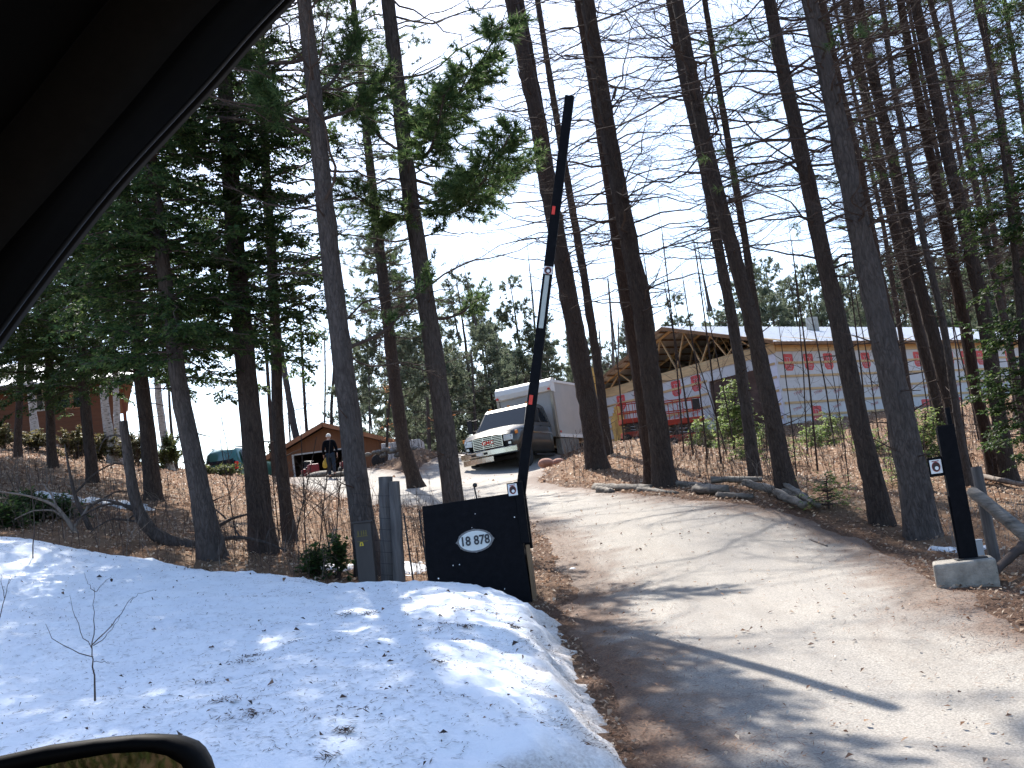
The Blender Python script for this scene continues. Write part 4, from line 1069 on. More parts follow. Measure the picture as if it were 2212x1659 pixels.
# two weathered posts side by side with wire stapled to them
py = 12.3
def post_(u_b, u_t, v_t, r, label, seed, dy=0):
    t = P(u_t, v_t, py + dy); z = h1(t[0], py + dy)
    b = P(u_b, 1262, py + dy)
    rng = np.random.default_rng(seed)
    k = 16
    tt = np.linspace(0, 1, k)
    p = np.stack([b[0] + (t[0] - b[0]) * tt, np.full(k, py + dy), z - .3 + (t[2] - z + .3) * tt], -1)
    R = r * (1.12 - .18 * tt)[:, None] * (1 + rng.normal(0, .035, (k, 12)))
    o = MB().tubes(p[None], R[None], 12, cap=True).build('fence_post', M_POST, None, (b[0], py + dy, z), False)
    return tag(o, label, 'fence post')
post_(834, 832, 1030, .082, 'taller bark-marked fence post, left of the close pair beside the pedestal', 1)
post_(858, 851, 1040, .066, 'smooth grey fence post, right of the close pair beside the pedestal', 2, -.12)
fz = MB()
xa, xb = P(770, 1150, 12.25)[0], gb[0] - .95
for k in range(9):
    z = .12 + k * .125
    n = 14; xs = np.linspace(xa, xb, n)
    fz.tubes(np.stack([xs, np.full(n, 12.15), height(xs, np.full(n, 12.15)) + z + .01 * np.sin(xs * 9)], -1), np.full(n, .0022), 4)
for x in np.arange(xa, xb, .15):
    z = h1(x, 12.15); fz.tubes(np.array([[x, 12.147, z + .1], [x, 12.147, z + 1.13]]), np.array([.0016, .0016]), 3)
fence = thing('wire_fence', 'sagging square-mesh wire fence from the pedestal to the gate cabinet', 'fence', (xa, 12.15, h1(xa, 12.15)))
fz.build('wire_mesh', M_DARKST, fence, (xa, 12.15, h1(xa, 12.15)))
for u, vt in ((872, 1108), (905, 1104)):
    t = P(u, vt, 12.2); z = h1(t[0], 12.2)
    MB().bar((t[0] + .03, 12.2, z - .2), (t[0], 12.2, t[2]), .018, .018).build('stake', M_DARKST, fence, (xa, 12.15, h1(xa, 12.15)))
# pedestal
pd = P(795, 1255, 12.0); pz = h1(pd[0], 12.0)
pt_ = P(790, 1128, 12.0)[2] - pz
ped = thing('utility_pedestal', 'dark brown metal utility pedestal with a faded yellow label beside the fence posts', 'utility box', (pd[0], 12.0, pz))
ped.rotation_euler = (0, rad(.8), 0)
MB().box(-.095, .095, -.07, .07, -.1, pt_).build('body', M_PED, ped, bevel=.01)
MB().box(-.108, .108, -.085, .085, pt_ - .005, pt_ + .018).build('cap', M_PED, ped, bevel=.006)
lb = MB()
for z0_, z1_ in ((pt_ - .15, pt_ - .142), (pt_ - .205, pt_ - .198)): lb.box(-.07, .05, -.074, -.0705, z0_, z1_)
for x in (-.055, -.02, .005, .03): lb.box(x, x + .012, -.074, -.0705, pt_ - .14, pt_ - .085)
lb.build('faded_label', M_FADEY, ped)
ws = MB().prism([(-.045, -.076, pt_ - .25), (.0, -.076, pt_ - .25), (-.008, -.076, pt_ - .21), (-.037, -.076, pt_ - .21)], (0, .004, 0)).build('warning_sticker', M_YEL, ped)
MB().box(-.029, -.017, -.0785, -.0765, pt_ - .245, pt_ - .222).build('sticker_mark', M_INK, ws)

# broken curved trunk and dead branches on the left bank
def deadwood(name, label, px, depth, r, cat, branches=(), mt=None, base_lift=0.0, cap=True):
    q = np.array([P(u, v, depth + (dd[0] if dd else 0)) for u, v, *dd in px])
    t = np.linspace(0, 1, len(q)); tt = np.linspace(0, 1, 22)
    p = np.stack([np.interp(tt, t, q[:, k]) for k in range(3)], -1)
    for _ in range(3): p[1:-1] = (p[:-2] + 2 * p[1:-1] + p[2:]) / 4
    rng = np.random.default_rng(int(px[0][0]))
    R = np.interp(tt, np.linspace(0, 1, len(r)), r)[:, None] * (1 + rng.normal(0, .05, (22, 10)))
    m_ = MB().tubes(p[None], R[None], 10, cap=cap)
    for s0, uv, rr in branches:
        st = p[int(s0 * 21)]; e = P(uv[0], uv[1], depth + (uv[2] if len(uv) > 2 else 0))
        k = np.linspace(0, 1, 10)
        b = st + (e - st) * k[:, None] + np.cumsum(rng.normal(0, .012, (10, 3)), 0)
        b[:, 2] += .12 * np.sin(k * math.pi) * (1 if len(uv) < 4 else uv[3])
        m_.tubes(b, rr * (1 - .75 * k) + .003, 6)
        Q, Rq, _ = twigs(b[None], np.array([np.linalg.norm(e - st)]), 4, .3, rng, tl=(.1, .4)); m_.tubes(Q, Rq, 3)
    o = m_.build(name, mt or BARK_GREY, None, tuple(p[0]), True)
    return tag(o, label, cat)
deadwood('broken_trunk', 'broken curved grey trunk with a snapped flat top, left of the leaning grey trunk', [(428, 1185), (372, 1175), (325, 1150), (298, 1105), (285, 1050), (275, 980), (266, 910)], 14.4, [.10, .095, .085, .08, .075, .065, .055], 'dead tree',
         [(.35, (278, 1130, .2), .03), (.5, (170, 1108, -.2), .022), (.55, (160, 1128, .2), .02), (.95, (210, 972, .3), .013), (.42, (200, 1160, -.3), .018)])
deadwood('fallen_branch', 'forked dead branch arching over the litter at the far left', [(190, 1190), (150, 1130), (120, 1090), (60, 1070), (0, 1062)], 14.6, [.035, .03, .022, .015, .008], 'branch', [(.3, (30, 1120, -.2), .015), (.5, (85, 1040, .2), .012), (.2, (240, 1075, .3), .02)], TWIG_PALE)
deadwood('fallen_branch', 'long thin dead branch rising from the bank toward the wooden house', [(205, 1170), (190, 1130), (165, 1085), (150, 1020), (140, 960)], 15.5, [.045, .04, .03, .02, .01], 'branch', [(.4, (265, 1060, .3), .018), (.6, (300, 1010, .5), .015)])
deadwood('fallen_branch', 'crooked branch lying between the leaning grey trunk and the dark straight trunk', [(405, 1190), (450, 1150), (500, 1120), (545, 1108)], 15.2, [.03, .025, .02, .012], 'branch', [(.4, (470, 1100, .2), .012), (.6, (440, 1135, .1), .01)])
deadwood('fallen_branch', 'low dead branch trailing right of the leaning grey trunk roots', [(470, 1165), (520, 1160), (575, 1172), (620, 1190)], 14.0, [.03, .025, .018, .01], 'branch', [(.3, (505, 1135, .1), .012), (.7, (600, 1150, .1), .01)])
deadwood('torn_root', 'torn pale root standing up at the foot of the leaning grey trunk', [(470, 1205), (478, 1185), (482, 1165), (476, 1150)], 13.55, [.05, .04, .025, .01], 'root', [])
rng_ = np.random.default_rng(77)
# ------------------------------------------------------------------ the car the photograph was taken from
M_TRIM = mat('black_car_trim', (.003, .003, .003), .85, var=.1, scale=60, spec=.04)
M_TRIMG = mat('grey_pillar_cover', (.011, .010, .009), .9, var=.1, scale=80, spec=.05)
M_RUB = mat('rubber_seal', (.006, .006, .0065), .55, var=.1, spec=.15)
M_CARP = mat('black_car_paint', (.003, .003, .0035), .5, var=.1, spec=.12)
M_HEADL = mat('dark_headliner', (.006, .0058, .0055), .95, var=.1, spec=.03)
def m_mirror():
    m, nt, b = newmat('mirror_glass')
    b.inputs['Base Color'].default_value = (.13, .14, .115, 1); b.inputs['Metallic'].default_value = 1; b.inputs['Roughness'].default_value = .02
    return m
M_MIRROR = m_mirror()
car = thing('car', 'black car the view is taken from, its window pillar and door mirror showing', 'car', (0, 0, .02))
def near(u, v, d): return P(u, v, d) - np.array([0, 0, .02])
def strip(curve_a, curve_b, da, db, thick, n=72, ext=0):
    """a curved solid between two edges given along the pillar"""
    def res(c, d):
        q = np.array([near(u, v, d(i / (len(c) - 1))) for i, (u, v) in enumerate(c)])
        t = np.linspace(0, 1, len(c)); tt = np.linspace(0, 1, n)
        p = np.stack([np.interp(tt, t, q[:, k]) for k in range(3)], -1)
        for _ in range(14): p[1:-1] = (p[:-2] + 2 * p[1:-1] + p[2:]) / 4
        return p
    a, b = res(curve_a, da), res(curve_b, db)
    mid = (a + b) / 2 + np.array([0, -thick * .25, 0])
    k = 4
    cx_ = np.array([0, 0, EYE - .02]); ou = nrm((a + b) / 2 - cx_) + nrm(a - b) * .75
    rows = [a, mid, b, b + ou * thick, (a + b) / 2 + ou * thick * 1.2, a + ou * thick]
    V = np.stack(rows, 1).reshape(-1, 3); R_ = len(rows)
    q = [(i * R_ + j, i * R_ + (j + 1) % R_, (i + 1) * R_ + (j + 1) % R_, (i + 1) * R_ + j) for i in range(n - 1) for j in range(R_)]
    return MB().add(V, q)
dp = lambda lo, hi: (lambda t: lo + (hi - lo) * t)
outer = [(760, -125), (700, -60), (640, 0), (560, 82), (470, 190), (370, 295), (250, 425), (130, 580), (0, 756), (-120, 930), (-260, 1140), (-380, 1330)]
inner_seal = [(735, -140), (680, -75), (618, -15), (535, 68), (445, 175), (345, 280), (225, 410), (104, 562), (-26, 738), (-150, 915), (-290, 1125), (-410, 1315)]
cover_o = [(640, -170), (575, -100), (480, -5), (395, 85), (310, 190), (215, 300), (110, 420), (5, 535), (-120, 690), (-240, 860), (-370, 1070), (-490, 1260)]
cover_i = [(520, -230), (450, -160), (355, -70), (265, 20), (180, 120), (90, 235), (-10, 350), (-120, 480), (-235, 630), (-350, 800), (-480, 1010), (-600, 1200)]
strip(cover_i, cover_o, dp(.52, .66), dp(.54, .68), .03).build('pillar_cover', M_TRIMG, car, smooth=True)
strip(cover_o, inner_seal, dp(.56, .70), dp(.60, .74), .05).build('window_pillar', M_TRIM, car, smooth=True)
sl = np.array([near(u, v, .605 + .14 * i / 11) for i, (u, v) in enumerate([((a[0] * .78 + b[0] * .22), (a[1] * .78 + b[1] * .22)) for a, b in zip(outer, inner_seal)])])
tt = np.linspace(0, 1, 40); slp = np.stack([np.interp(tt, np.linspace(0, 1, 12), sl[:, k]) for k in range(3)], -1)
for _ in range(3): slp[1:-1] = (slp[:-2] + 2 * slp[1:-1] + slp[2:]) / 4
strip(inner_seal, outer, dp(.61, .75), dp(.63, .77), .02).build('door_frame', M_CARP, car, smooth=True)
MB().tubes(slp + [0, -.004, 0], np.full(40, .0018), 6).build('window_seal', M_RUB, car, smooth=True)
# windscreen-side shell, roof and door below the sill (what a camera a step aside would see of the car)
roof_edge = [(2900, -1500), (2300, -1150), (1700, -820), (1250, -520), (960, -300), (760, -125)]
re_ = np.array([near(u, v, .60) for u, v in roof_edge])
rr_ = MB()
top = np.vstack([re_, [re_[-1] + [0, 0, .005]]])
inn = top + np.array([0, -1.35, .10]); 
V = np.vstack([top, inn, inn + [0, 0, .035], top + [0, .02, .035]]); n = len(top)
q = []
for r in range(4):
    for i in range(n - 1):
        a, b = r * n + i, ((r + 1) % 4) * n + i
        q.append((a, a + 1, b + 1, b))
rr_.add(V, q); rr_.build('roof', M_HEADL, car, smooth=False)
ci = np.array([near(u * .8 + a_ * .2, v * .8 + b_ * .2, .55 + .14 * i / 11) for i, ((u, v), (a_, b_)) in enumerate(zip(cover_i, cover_o))])
ws_ = MB(); V = np.vstack([ci, ci + [-.05, -1.25, .0]]); n = len(ci)
ws_.add(V, [(i, i + 1, n + i + 1, n + i) for i in range(n - 1)]); ws_.build('dashboard_side', M_HEADL, car)
dl = MB(); dl.box(-1.05, 1.0, .66, .80, -1.0 + .32, .78).box(-1.05, 1.0, .64, .82, .78, .82)
o = dl.build('door', M_CARP, car, bevel=.02)
MB().box(-1.6, 1.6, -1.0, .64, .10, .16).build('floor', M_TRIM, car)
# door mirror
mo = [(-190, 1665), (-120, 1652), (0, 1633), (108, 1609), (217, 1595), (303, 1588), (369, 1591), (412, 1607), (434, 1627), (453, 1659), (470, 1710), (478, 1790), (470, 1880), (440, 1960), (380, 2010), (280, 2035), (100, 2050), (-90, 2058), (-180, 2030), (-215, 1930), (-222, 1800), (-215, 1700)]
mi_ = [(-150, 1712), (-100, 1698), (-10, 1677), (76, 1659), (152, 1643), (239, 1628), (315, 1624), (358, 1632), (391, 1651), (410, 1690), (425, 1745), (428, 1800), (420, 1865), (395, 1920), (350, 1962), (270, 1985), (100, 1998), (-70, 2005), (-140, 1985), (-170, 1910), (-178, 1810), (-172, 1745)]
DM = .78
def mpt(u, v, d=0):
    y = DM + d + (u - 150) / 600 * .05      # the face is turned a little toward the seat
    return near(u, v, y)
O = np.array([mpt(*p) for p in mo]); I = np.array([mpt(*p) for p in mi_]); n = len(O)
cen = O.mean(0)
hs_ = MB()
back1 = O * .93 + cen * .07 + [0, .03, 0]; back2 = cen + (O - cen) * .74 + [0, .085, 0]; back3 = cen + (O - cen) * .4 + [0, .115, 0]
Iin = I + [0, .012, 0]
lip = (O + I) / 2 + [0, -.008, 0]
V = np.vstack([Iin, I, lip, O, back1, back2, back3, [cen + [0, .12, 0]]])
q = [(r * n + i, r * n + (i + 1) % n, (r + 1) * n + (i + 1) % n, (r + 1) * n + i) for r in range(6) for i in range(n)]
tr3 = [(6 * n + i, 6 * n + (i + 1) % n, 7 * n) for i in range(n)]
hs_.add(V, q, tr3)
mh = hs_.build('mirror_housing', mat('black_mirror_shell', (.0018, .0017, .002), .55, var=.1, spec=.06), car, smooth=True)
gl = MB()
# flat glass set in the frame, turned to look back along the car
gn = nrm(np.array([.50, -.86, .16])); gc = Iin.mean(0)
G2 = Iin + 0
gl.add(np.vstack([G2 + [0, .001, 0], [gc]]), tris=[(i, (i + 1) % n, n) for i in range(n)])
gl.build('mirror_glass', M_MIRROR, mh)
MB().bar(cen + [-.10, .06, -.14], cen + [-.13, .02, -.30], .10, .06, (0, 1, 0)).build('mirror_arm', M_CARP, car, bevel=.01)
# ------------------------------------------------------------------ box truck
M_PEWT = mat('pewter_car_paint', (.050, .0485, .045), .42, .30, .06, 3, coat=.4)
M_CHROME = mat('bumper_chrome', (.62, .58, .52), .16, 1.0, .08, 4)
M_GLASS = mat('dark_window_glass', (.015, .02, .025), .06, 0, .1, spec=.35)
M_BOXW = mat('cream_truck_body', (.40, .38, .35), .5, .0, .07, 2)
M_BOXT = mat('white_moulded_cap', (.72, .70, .66), .4, 0, .06, 2)
M_POSTB = mat('bare_corner_metal', (.33, .28, .22), .4, .6, .15, 5)
M_TYRE = mat('tyre_rubber', (.016, .016, .016), .85, var=.2, scale=20)
M_RIM = mat('wheel_rim_steel', (.30, .29, .28), .4, .6, .15)
M_BLK = mat('black_plastic', (.012, .012, .013), .6, var=.1)
M_LAMP = mat('clear_lamp_glass', (.6, .6, .58), .1, .3, .1, spec=.8)
M_AMBER = mat('amber_lamp', (.7, .22, .02), .25, var=.1)
M_GREYP = mat('grey_side_panel', (.19, .185, .17), .6, .2, .15, 4)
td = 42.0
tf = P(1058, 1020, td)
truck = thing('box_truck', 'pewter cab box truck with cream cargo body parked on top of the drive', 'truck', (tf[0] + .05, td, 3.78))
truck.rotation_euler = (0, rad(-1.5), rad(-25)); truck.scale = (1.04, 1.04, 1.04)
def loft(secs, m=None):
    """secs: list of closed loops with equal count"""
    m = m or MB(); k = len(secs[0]); V = np.vstack([np.asarray(s, float) for s in secs])
    q = [(i * k + j, i * k + (j + 1) % k, (i + 1) * k + (j + 1) % k, (i + 1) * k + j) for i in range(len(secs) - 1) for j in range(k)]
    tr = [(0, j, j + 1) for j in range(1, k - 1)] + [((len(secs) - 1) * k, (len(secs) - 1) * k + j + 1, (len(secs) - 1) * k + j) for j in range(1, k - 1)]
    return m.add(V, q, tr)
def section(y, hw, zb, zt, r=.12, crown=.05):
    pts = [(-hw, zb), (-hw, (zb + zt) / 2), (-hw + .02, zt - r), (-hw + r * .8, zt - .02), (-hw * .4, zt + crown * .8), (0, zt + crown), (hw * .4, zt + crown * .8), (hw - r * .8, zt - .02), (hw - .02, zt - r), (hw, (zb + zt) / 2), (hw, zb)]
    return [(x, y, z) for x, z in pts]
# nose and lower cab: the lower edge climbs over the front wheels
S_ = [(.14, .98, .72, 1.28), (.22, 1.05, .66, 1.40), (.45, 1.10, .64, 1.48), (.58, 1.12, .80, 1.51), (.75, 1.13, 1.02, 1.55), (1.05, 1.13, 1.10, 1.60), (1.35, 1.13, 1.02, 1.66), (1.52, 1.13, .78, 1.68), (1.66, 1.12, .62, 1.69), (2.4, 1.12, .60, 1.70), (3.3, 1.11, .60, 1.70), (3.72, 1.08, .62, 1.68)]
loft([section(*s) for s in S_]).build('body', M_PEWT, truck, smooth=True)
cabs = []
for y, z, w in ((1.28, 1.62, 1.06), (3.70, 1.62, 1.06)): pass
prof = [(1.30, 1.60), (2.02, 2.38), (2.22, 2.50), (2.6, 2.54), (3.3, 2.52), (3.6, 2.42), (3.74, 1.60)]
hwz = lambda z: 1.10 - .20 * (z - 1.6) / .95
mb = MB()
Lf_ = [(-hwz(z), y, z) for y, z in prof]; Rt_ = [(hwz(z), y, z) for y, z in prof]; n = len(prof)
mb.add(Lf_ + Rt_, [(i, i + 1, n + i + 1, n + i) for i in range(n - 1)], [(0, i + 1, i) for i in range(1, n - 1)] + [(n, n + i, n + i + 1) for i in range(1, n - 1)])
mb.build('cab_roof', M_PEWT, truck, bevel=.04)
def pane(pts, off, name, mt=M_GLASS, parent=None):
    p = np.array(pts, float); nn = nrm(np.cross(p[1] - p[0], p[2] - p[0])); return MB().prism(p + nn * off, -nn * (off + .012)).build(name, mt, parent or truck)
z0_, z1_ = 1.66, 2.36
y0_, y1_ = 1.355, 2.00
pane([(-.98, y0_, z0_), (.98, y0_, z0_), (.87, y1_, z1_), (-.87, y1_, z1_)], .012, 'windscreen')
for sgn in (-1, 1):
    w1 = [(sgn * hwz(1.74), 1.72, 1.74), (sgn * hwz(1.74), 2.68, 1.74), (sgn * hwz(2.36), 2.68, 2.36), (sgn * hwz(2.36), 2.16, 2.36)]
    w2 = [(sgn * hwz(1.76), 2.80, 1.76), (sgn * hwz(1.76), 3.48, 1.76), (sgn * hwz(2.34), 3.38, 2.34), (sgn * hwz(2.34), 2.80, 2.34)]
    for w in (w1, w2): pane(w if sgn > 0 else w[::-1], .012, 'side_window')
    MB().box(min(sgn * 1.135, sgn * 1.12), max(sgn * 1.135, sgn * 1.12), 1.72, 3.6, 1.30, 1.36).build('side_moulding', M_CHROME, truck)
    MB().box(min(sgn * 1.15, sgn * 1.125), max(sgn * 1.15, sgn * 1.125), 2.52, 2.66, 1.56, 1.60).build('door_handle', M_BLK, truck)
g = MB(); g.box(-.60, .60, .105, .15, .86, 1.27); gr = g.build('grille', M_BLK, truck)
g = MB()
for k in range(7): g.box(-.60, .60, .085, .104, .865 + k * .063, .888 + k * .063)
for x in (-.61, .19, -.2, .60): g.box(x - .012, x + .012, .082, .1035, .85, 1.28)
g.build('grille_bars', M_CHROME, gr)
V, T = text_arrays('GMC', .19, .006, .006); V[:, 0] *= 1.15
bd = MB().box(-.20, .20, .066, .081, .99, 1.13).build('badge_plate', M_CHROME, gr)
MB().add(V + [0, .058, 1.06], tris=T).build('badge_letters', M_REDREF, bd)
for sgn in (-1, 1):
    MB().prism([(sgn * .66, .12, 1.02), (sgn * 1.0, .17, 1.04), (sgn * 1.02, .19, 1.24), (sgn * .66, .13, 1.25)][::(1 if sgn < 0 else -1)], (0, -.03, 0)).build('headlight', M_LAMP, truck, bevel=.01)
    MB().box(*sorted((sgn * 1.06, sgn * 1.145)), .30, .40, 1.24, 1.37).build('turn_signal', M_AMBER, truck, bevel=.01)
    MB().box(*sorted((sgn * .82, sgn * .94)), .10, .13, .88, .98).build('fog_lamp', M_LAMP, truck, bevel=.01)
b = MB()
arc = lambda x: .05 * (x / 1.18) ** 2
xs = np.linspace(-1.18, 1.18, 15)
loft([[(x, .0 + arc(x) * 2, .56), (x, -.06 + arc(x) * 2, .60), (x, -.06 + arc(x) * 2, .78), (x, .0 + arc(x) * 2, .82), (x, .1 + arc(x) * 2, .82), (x, .1 + arc(x) * 2, .56)] for x in xs], b)
bp = b.build('front_bumper', M_CHROME, truck, smooth=False)
b = MB(); loft([[(x, .03 + arc(x) * 2, .34), (x, -.02 + arc(x) * 2, .36), (x, -.02 + arc(x) * 2, .545), (x, .1 + arc(x) * 2, .545), (x, .1 + arc(x) * 2, .34)] for x in np.linspace(-1.12, .2, 9)], b); b.build('lower_bumper', M_CHROME, truck)
MB().box(-.68, -.52, -.068, -.05, .64, .73).build('tow_hook_slot', M_BLK, bp); MB().box(-.16, .0, -.068, -.05, .64, .73).build('tow_hook_slot', M_BLK, bp)
MB().box(-.46, -.20, -.072, -.055, .62, .74).build('license_plate', M_BOXT, bp)
def wheel(x, y, dual=False):
    s = 1 if x > 0 else -1
    w = MB().lathe([(.25, -.13), (.44, -.14), (.475, -.10), (.48, 0), (.475, .10), (.44, .14), (.25, .13)], (x, y, .48), 28, 'x').build('wheel', M_TYRE, truck, smooth=True)
    MB().lathe([(.001, s * .05), (.09, s * .09), (.10, s * .03), (.22, s * .02), (.255, s * .12), (.255, -s * .1)], (x, y, .48), 24, 'x').build('rim', M_RIM, w, smooth=True)
for x in (-.98, .98): wheel(x, 1.05); wheel(x, 6.7)
MB().box(-.45, .45, .4, 8.6, .60, .80).box(-1.0, 1.0, .95, 1.15, .42, .55).build('chassis', M_BLK, truck)
MB().box(-.98, .98, .6, 1.5, .62, 1.0).build('wheel_well_liner', M_BLK, truck)
for sgn in (-1, 1):
    MB().box(*sorted((sgn * 1.06, sgn * 1.16)), 1.75, 3.5, .44, .50).build('running_board', M_BLK, truck)
    a = (sgn * 1.10, 1.75, 1.75)
    MB().bar(a, (sgn * 1.42, 1.62, 1.78), .03, .03).bar((sgn * 1.1, 1.8, 2.2), (sgn * 1.42, 1.62, 2.16), .03, .03).box(*sorted((sgn * 1.33, sgn * 1.52)), 1.58, 1.66, 1.68, 2.22).build('side_mirror', M_BLK, truck, bevel=.02)
[MB().box(a_, b_, 2.3, 2.4, 2.52, 2.59).build('roof_marker_lamp', M_AMBER, truck) for a_, b_ in ((-.85, -.75), (-.05, .05), (.75, .85))]
cb = MB().box(-1.22, 1.22, 3.98, 8.9, 1.20, 3.48).build('cargo_body', M_BOXW, truck, bevel=.02)
fc = MB()
loft([[(x, 3.98, 3.02), (x, 3.90, 3.05), (x, 3.86, 3.25), (x, 3.90, 3.44), (x, 4.02, 3.55), (x, 4.3, 3.57), (x, 4.3, 3.02)] for x in np.linspace(-1.235, 1.235, 7)], fc)
fc.build('front_cap', M_BOXT, cb, smooth=False, bevel=.02)
for sgn in (-1, 1):
    MB().box(*sorted((sgn * 1.13, sgn * 1.26)), 3.93, 4.10, 1.15, 3.03).build('corner_post', M_POSTB, cb, bevel=.015)
    MB().box(*sorted((sgn * 1.12, sgn * 1.2)), 3.80, 3.92, 3.08, 3.16).build('marker_lamp', M_REDREF, cb, bevel=.01)
    MB().box(*sorted((sgn * 1.225, sgn * 1.245)), 4.1, 8.9, 1.16, 1.30).box(*sorted((sgn * 1.225, sgn * 1.245)), 4.1, 8.9, 3.40, 3.50).build('side_rail', M_BOXT, cb)
    MB().box(*sorted((sgn * .95, sgn * 1.2)), 4.2, 6.1, .38, 1.14).build('side_skirt_box', M_GREYP, truck, bevel=.02)
    MB().box(*sorted((sgn * 1.235, sgn * 1.25)), 4.2, 4.3, 1.34, 1.42).build('side_marker', M_REDREF, cb)

# ------------------------------------------------------------------ barn under construction
M_WRAP = mat('pale_house_wrap', (.50, .51, .525), .55, 0, .10, 1.5, .35, 3)
M_PRINT = mat('red_wrap_print', (.55, .07, .07), .6, var=.2, scale=3)
M_LUM = mat('fresh_lumber', (.52, .36, .19), .75, var=.22, scale=4, stretch=(.3, .3, 4))
M_LUMD = mat('aged_plywood', (.20, .11, .055), .85, var=.3, scale=3)
M_ROOFM = mat('white_metal_roofing', (.70, .71, .73), .35, .1, .05, 2)
M_TARP = mat('brown_tarp', (.075, .045, .035), .8, var=.4, scale=2, bmp=.6)
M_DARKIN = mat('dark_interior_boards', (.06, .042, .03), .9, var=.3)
M_FOUND = mat('grey_sill_board', (.24, .25, .24), .9, var=.25)
bc = P(1700, 922, 48.0)
barn = thing('barn', 'unfinished gable barn in printed house wrap with open roof trusses and white metal roof', 'barn', (bc[0], 48.0, bc[2] + .05))
BYAW = rad(36)
barn.rotation_euler = (0, 0, BYAW)
BL, BW, EH, RH = 24.0, 12.5, 3.62, 2.05
def along_gable(u):
    t = np.linspace(0, 13, 400); q = np.array([bc[0], 48.0, bc[2] + 2.0]) + t[:, None] * np.array([-math.sin(BYAW), math.cos(BYAW), 0]) - CAM
    w = q @ fw; uu = CX_ + F_ * (q @ RV) / w
    return float(t[np.argmin(np.abs(uu - u))])
D0, D1, DH = along_gable(1652), along_gable(1536), 2.75
w = MB(); w.box(0, .14, .14, D0, 0, EH).box(0, .14, D0, D1, DH, EH).box(0, .14, D1, BW - .14, 0, EH)
gw = w.build('gable_wall', M_WRAP, barn)
sw = MB().box(0, BL, 0, .14, 0, EH).build('side_wall', M_WRAP, barn)
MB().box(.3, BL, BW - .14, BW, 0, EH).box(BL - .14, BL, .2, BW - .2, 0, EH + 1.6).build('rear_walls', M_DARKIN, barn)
MB().box(-.02, BL, -.03, -.002, -.55, .04).box(-.03, -.002, 0, BW, -.55, .04).build('sill_board', M_FOUND, barn)
for z in (.35, .95, 1.55, 2.15, 2.75):
    MB().box(.1, BL, -.040, -.003, z, z + .10).build('girt', M_LUM, sw)
    for a, b_ in ((0.1, D0 - .25), (D1 + .1, BW)): MB().box(-.040, -.003, a, b_, z, z + .10).build('girt', M_LUM, gw)
MB().box(-.05, -.004, -.05, BW, EH - .36, EH).build('top_board', M_LUM, gw)
MB().box(0.05, BL, -.05, -.004, EH - .30, EH - .02).build('top_board', M_LUM, sw)
MB().box(-.06, .2, D0 - .28, D0, 0, DH + .1).build('door_post', mat('brown_door_post', (.21, .10, .06), .8, var=.2), gw)
tp = MB()
ty = np.linspace(D0, D1, 13); tz = np.linspace(0.05, DH, 9)
Y_, Z_ = np.meshgrid(ty, tz); X_ = .10 + .10 * np.sin(Y_ * 2.2) + .06 * np.sin(Z_ * 3 + Y_)
t_ = grid_mb(X_, Y_, Z_); t_.build('tarp_curtain', M_TARP, gw, smooth=True)
MB().box(.2, 3.0, D0 - 1, D1 + 1, -.1, .02).build('floor', M_FLOOR, barn)
# printed emblems: red shields with pale lettering, and rows of small lettering
Vt, Tt = text_arrays('TYPAR', .155, .001); Vs, Ts = text_arrays('TY', .28, .001); Vl, Tl = text_arrays('TYPAR', .20, .001)
M_PRW = mat('pale_wrap_lettering', (.58, .58, .62), .6, var=.05)
def shield(mb, mw, c, ex, big=True):
    """emblem on a wall; c centre, ex the reading direction"""
    ex = np.asarray(ex, float); ez = np.array([0, 0, 1.0]); o = np.cross(ex, ez)
    hh, ww = .38, .33
    loop = [(-ww, hh * .9), (-ww * .75, hh), (ww * .75, hh), (ww, hh * .9), (ww * .95, -hh * .62), (ww * .55, -hh), (-ww * .55, -hh), (-ww * .95, -hh * .62)]
    pts = np.array([c + ex * a + ez * b + o * .002 for a, b in loop])
    mb.add(pts, tris=[(0, i + 1, i) for i in range(1, 7)])
    for V, T, dz in ((Vs, Ts, .12), (Vt, Tt, -.17), (Vt * [.7, 1, .8], Tt, -.29)):
        p = c + V[:, :1] * ex + (V[:, 2:3] + dz) * ez + o * .005
        mw.add(p, tris=T)
def small_words(mb, c, ex, rot=.25):
    ex = np.asarray(ex, float); ez = np.array([0, 0, 1.0]); o = np.cross(ex, ez)
    ca, sa = math.cos(rot), math.sin(rot)
    a, b = Vl[:, 0] * ca - Vl[:, 2] * sa, Vl[:, 0] * sa + Vl[:, 2] * ca
    mb.add(c + a[:, None] * ex + b[:, None] * ez + o * .003, tris=Tl)
for wall, ex, f, L0, L1, rows in ((gw, (0, -1, 0), lambda s: np.array([-.001, s, 0.]), .9, BW - .6, ('t',)), (sw, (1, 0, 0), lambda s: np.array([s, -.001, 0.]), .8, BL - .5, ('t', 'b'))):
    mr, mw = MB(), MB()
    for k, s in enumerate(np.arange(L0, L1, 1.38)):
        if wall is gw and D0 - .4 < s < D1 + .4: continue
        shield(mr, mw, f(s) + [0, 0, 2.82], ex)
        if wall is sw and k % 2 == 1: shield(mr, mw, f(s) + [0, 0, .42], ex)
        small_words(mr, f(s + .3) + [0, 0, 1.42], ex); 
        if k % 2 == 0: small_words(mr, f(s + .1) + [0, 0, .72], ex)
        if wall is gw: small_words(mr, f(s - .2) + [0, 0, .2], ex, .1)
    pr = setting(mr.build('wrap_print', M_PRINT, wall), 'stuff')
    mw.build('print_lettering', M_PRW, pr)
MB().box(-.004, -.002, .02, .5, 0, EH - .4).build('wrap_corner', mat('bright_wrap_corner', (.62, .63, .72), .5, var=.08), gw)
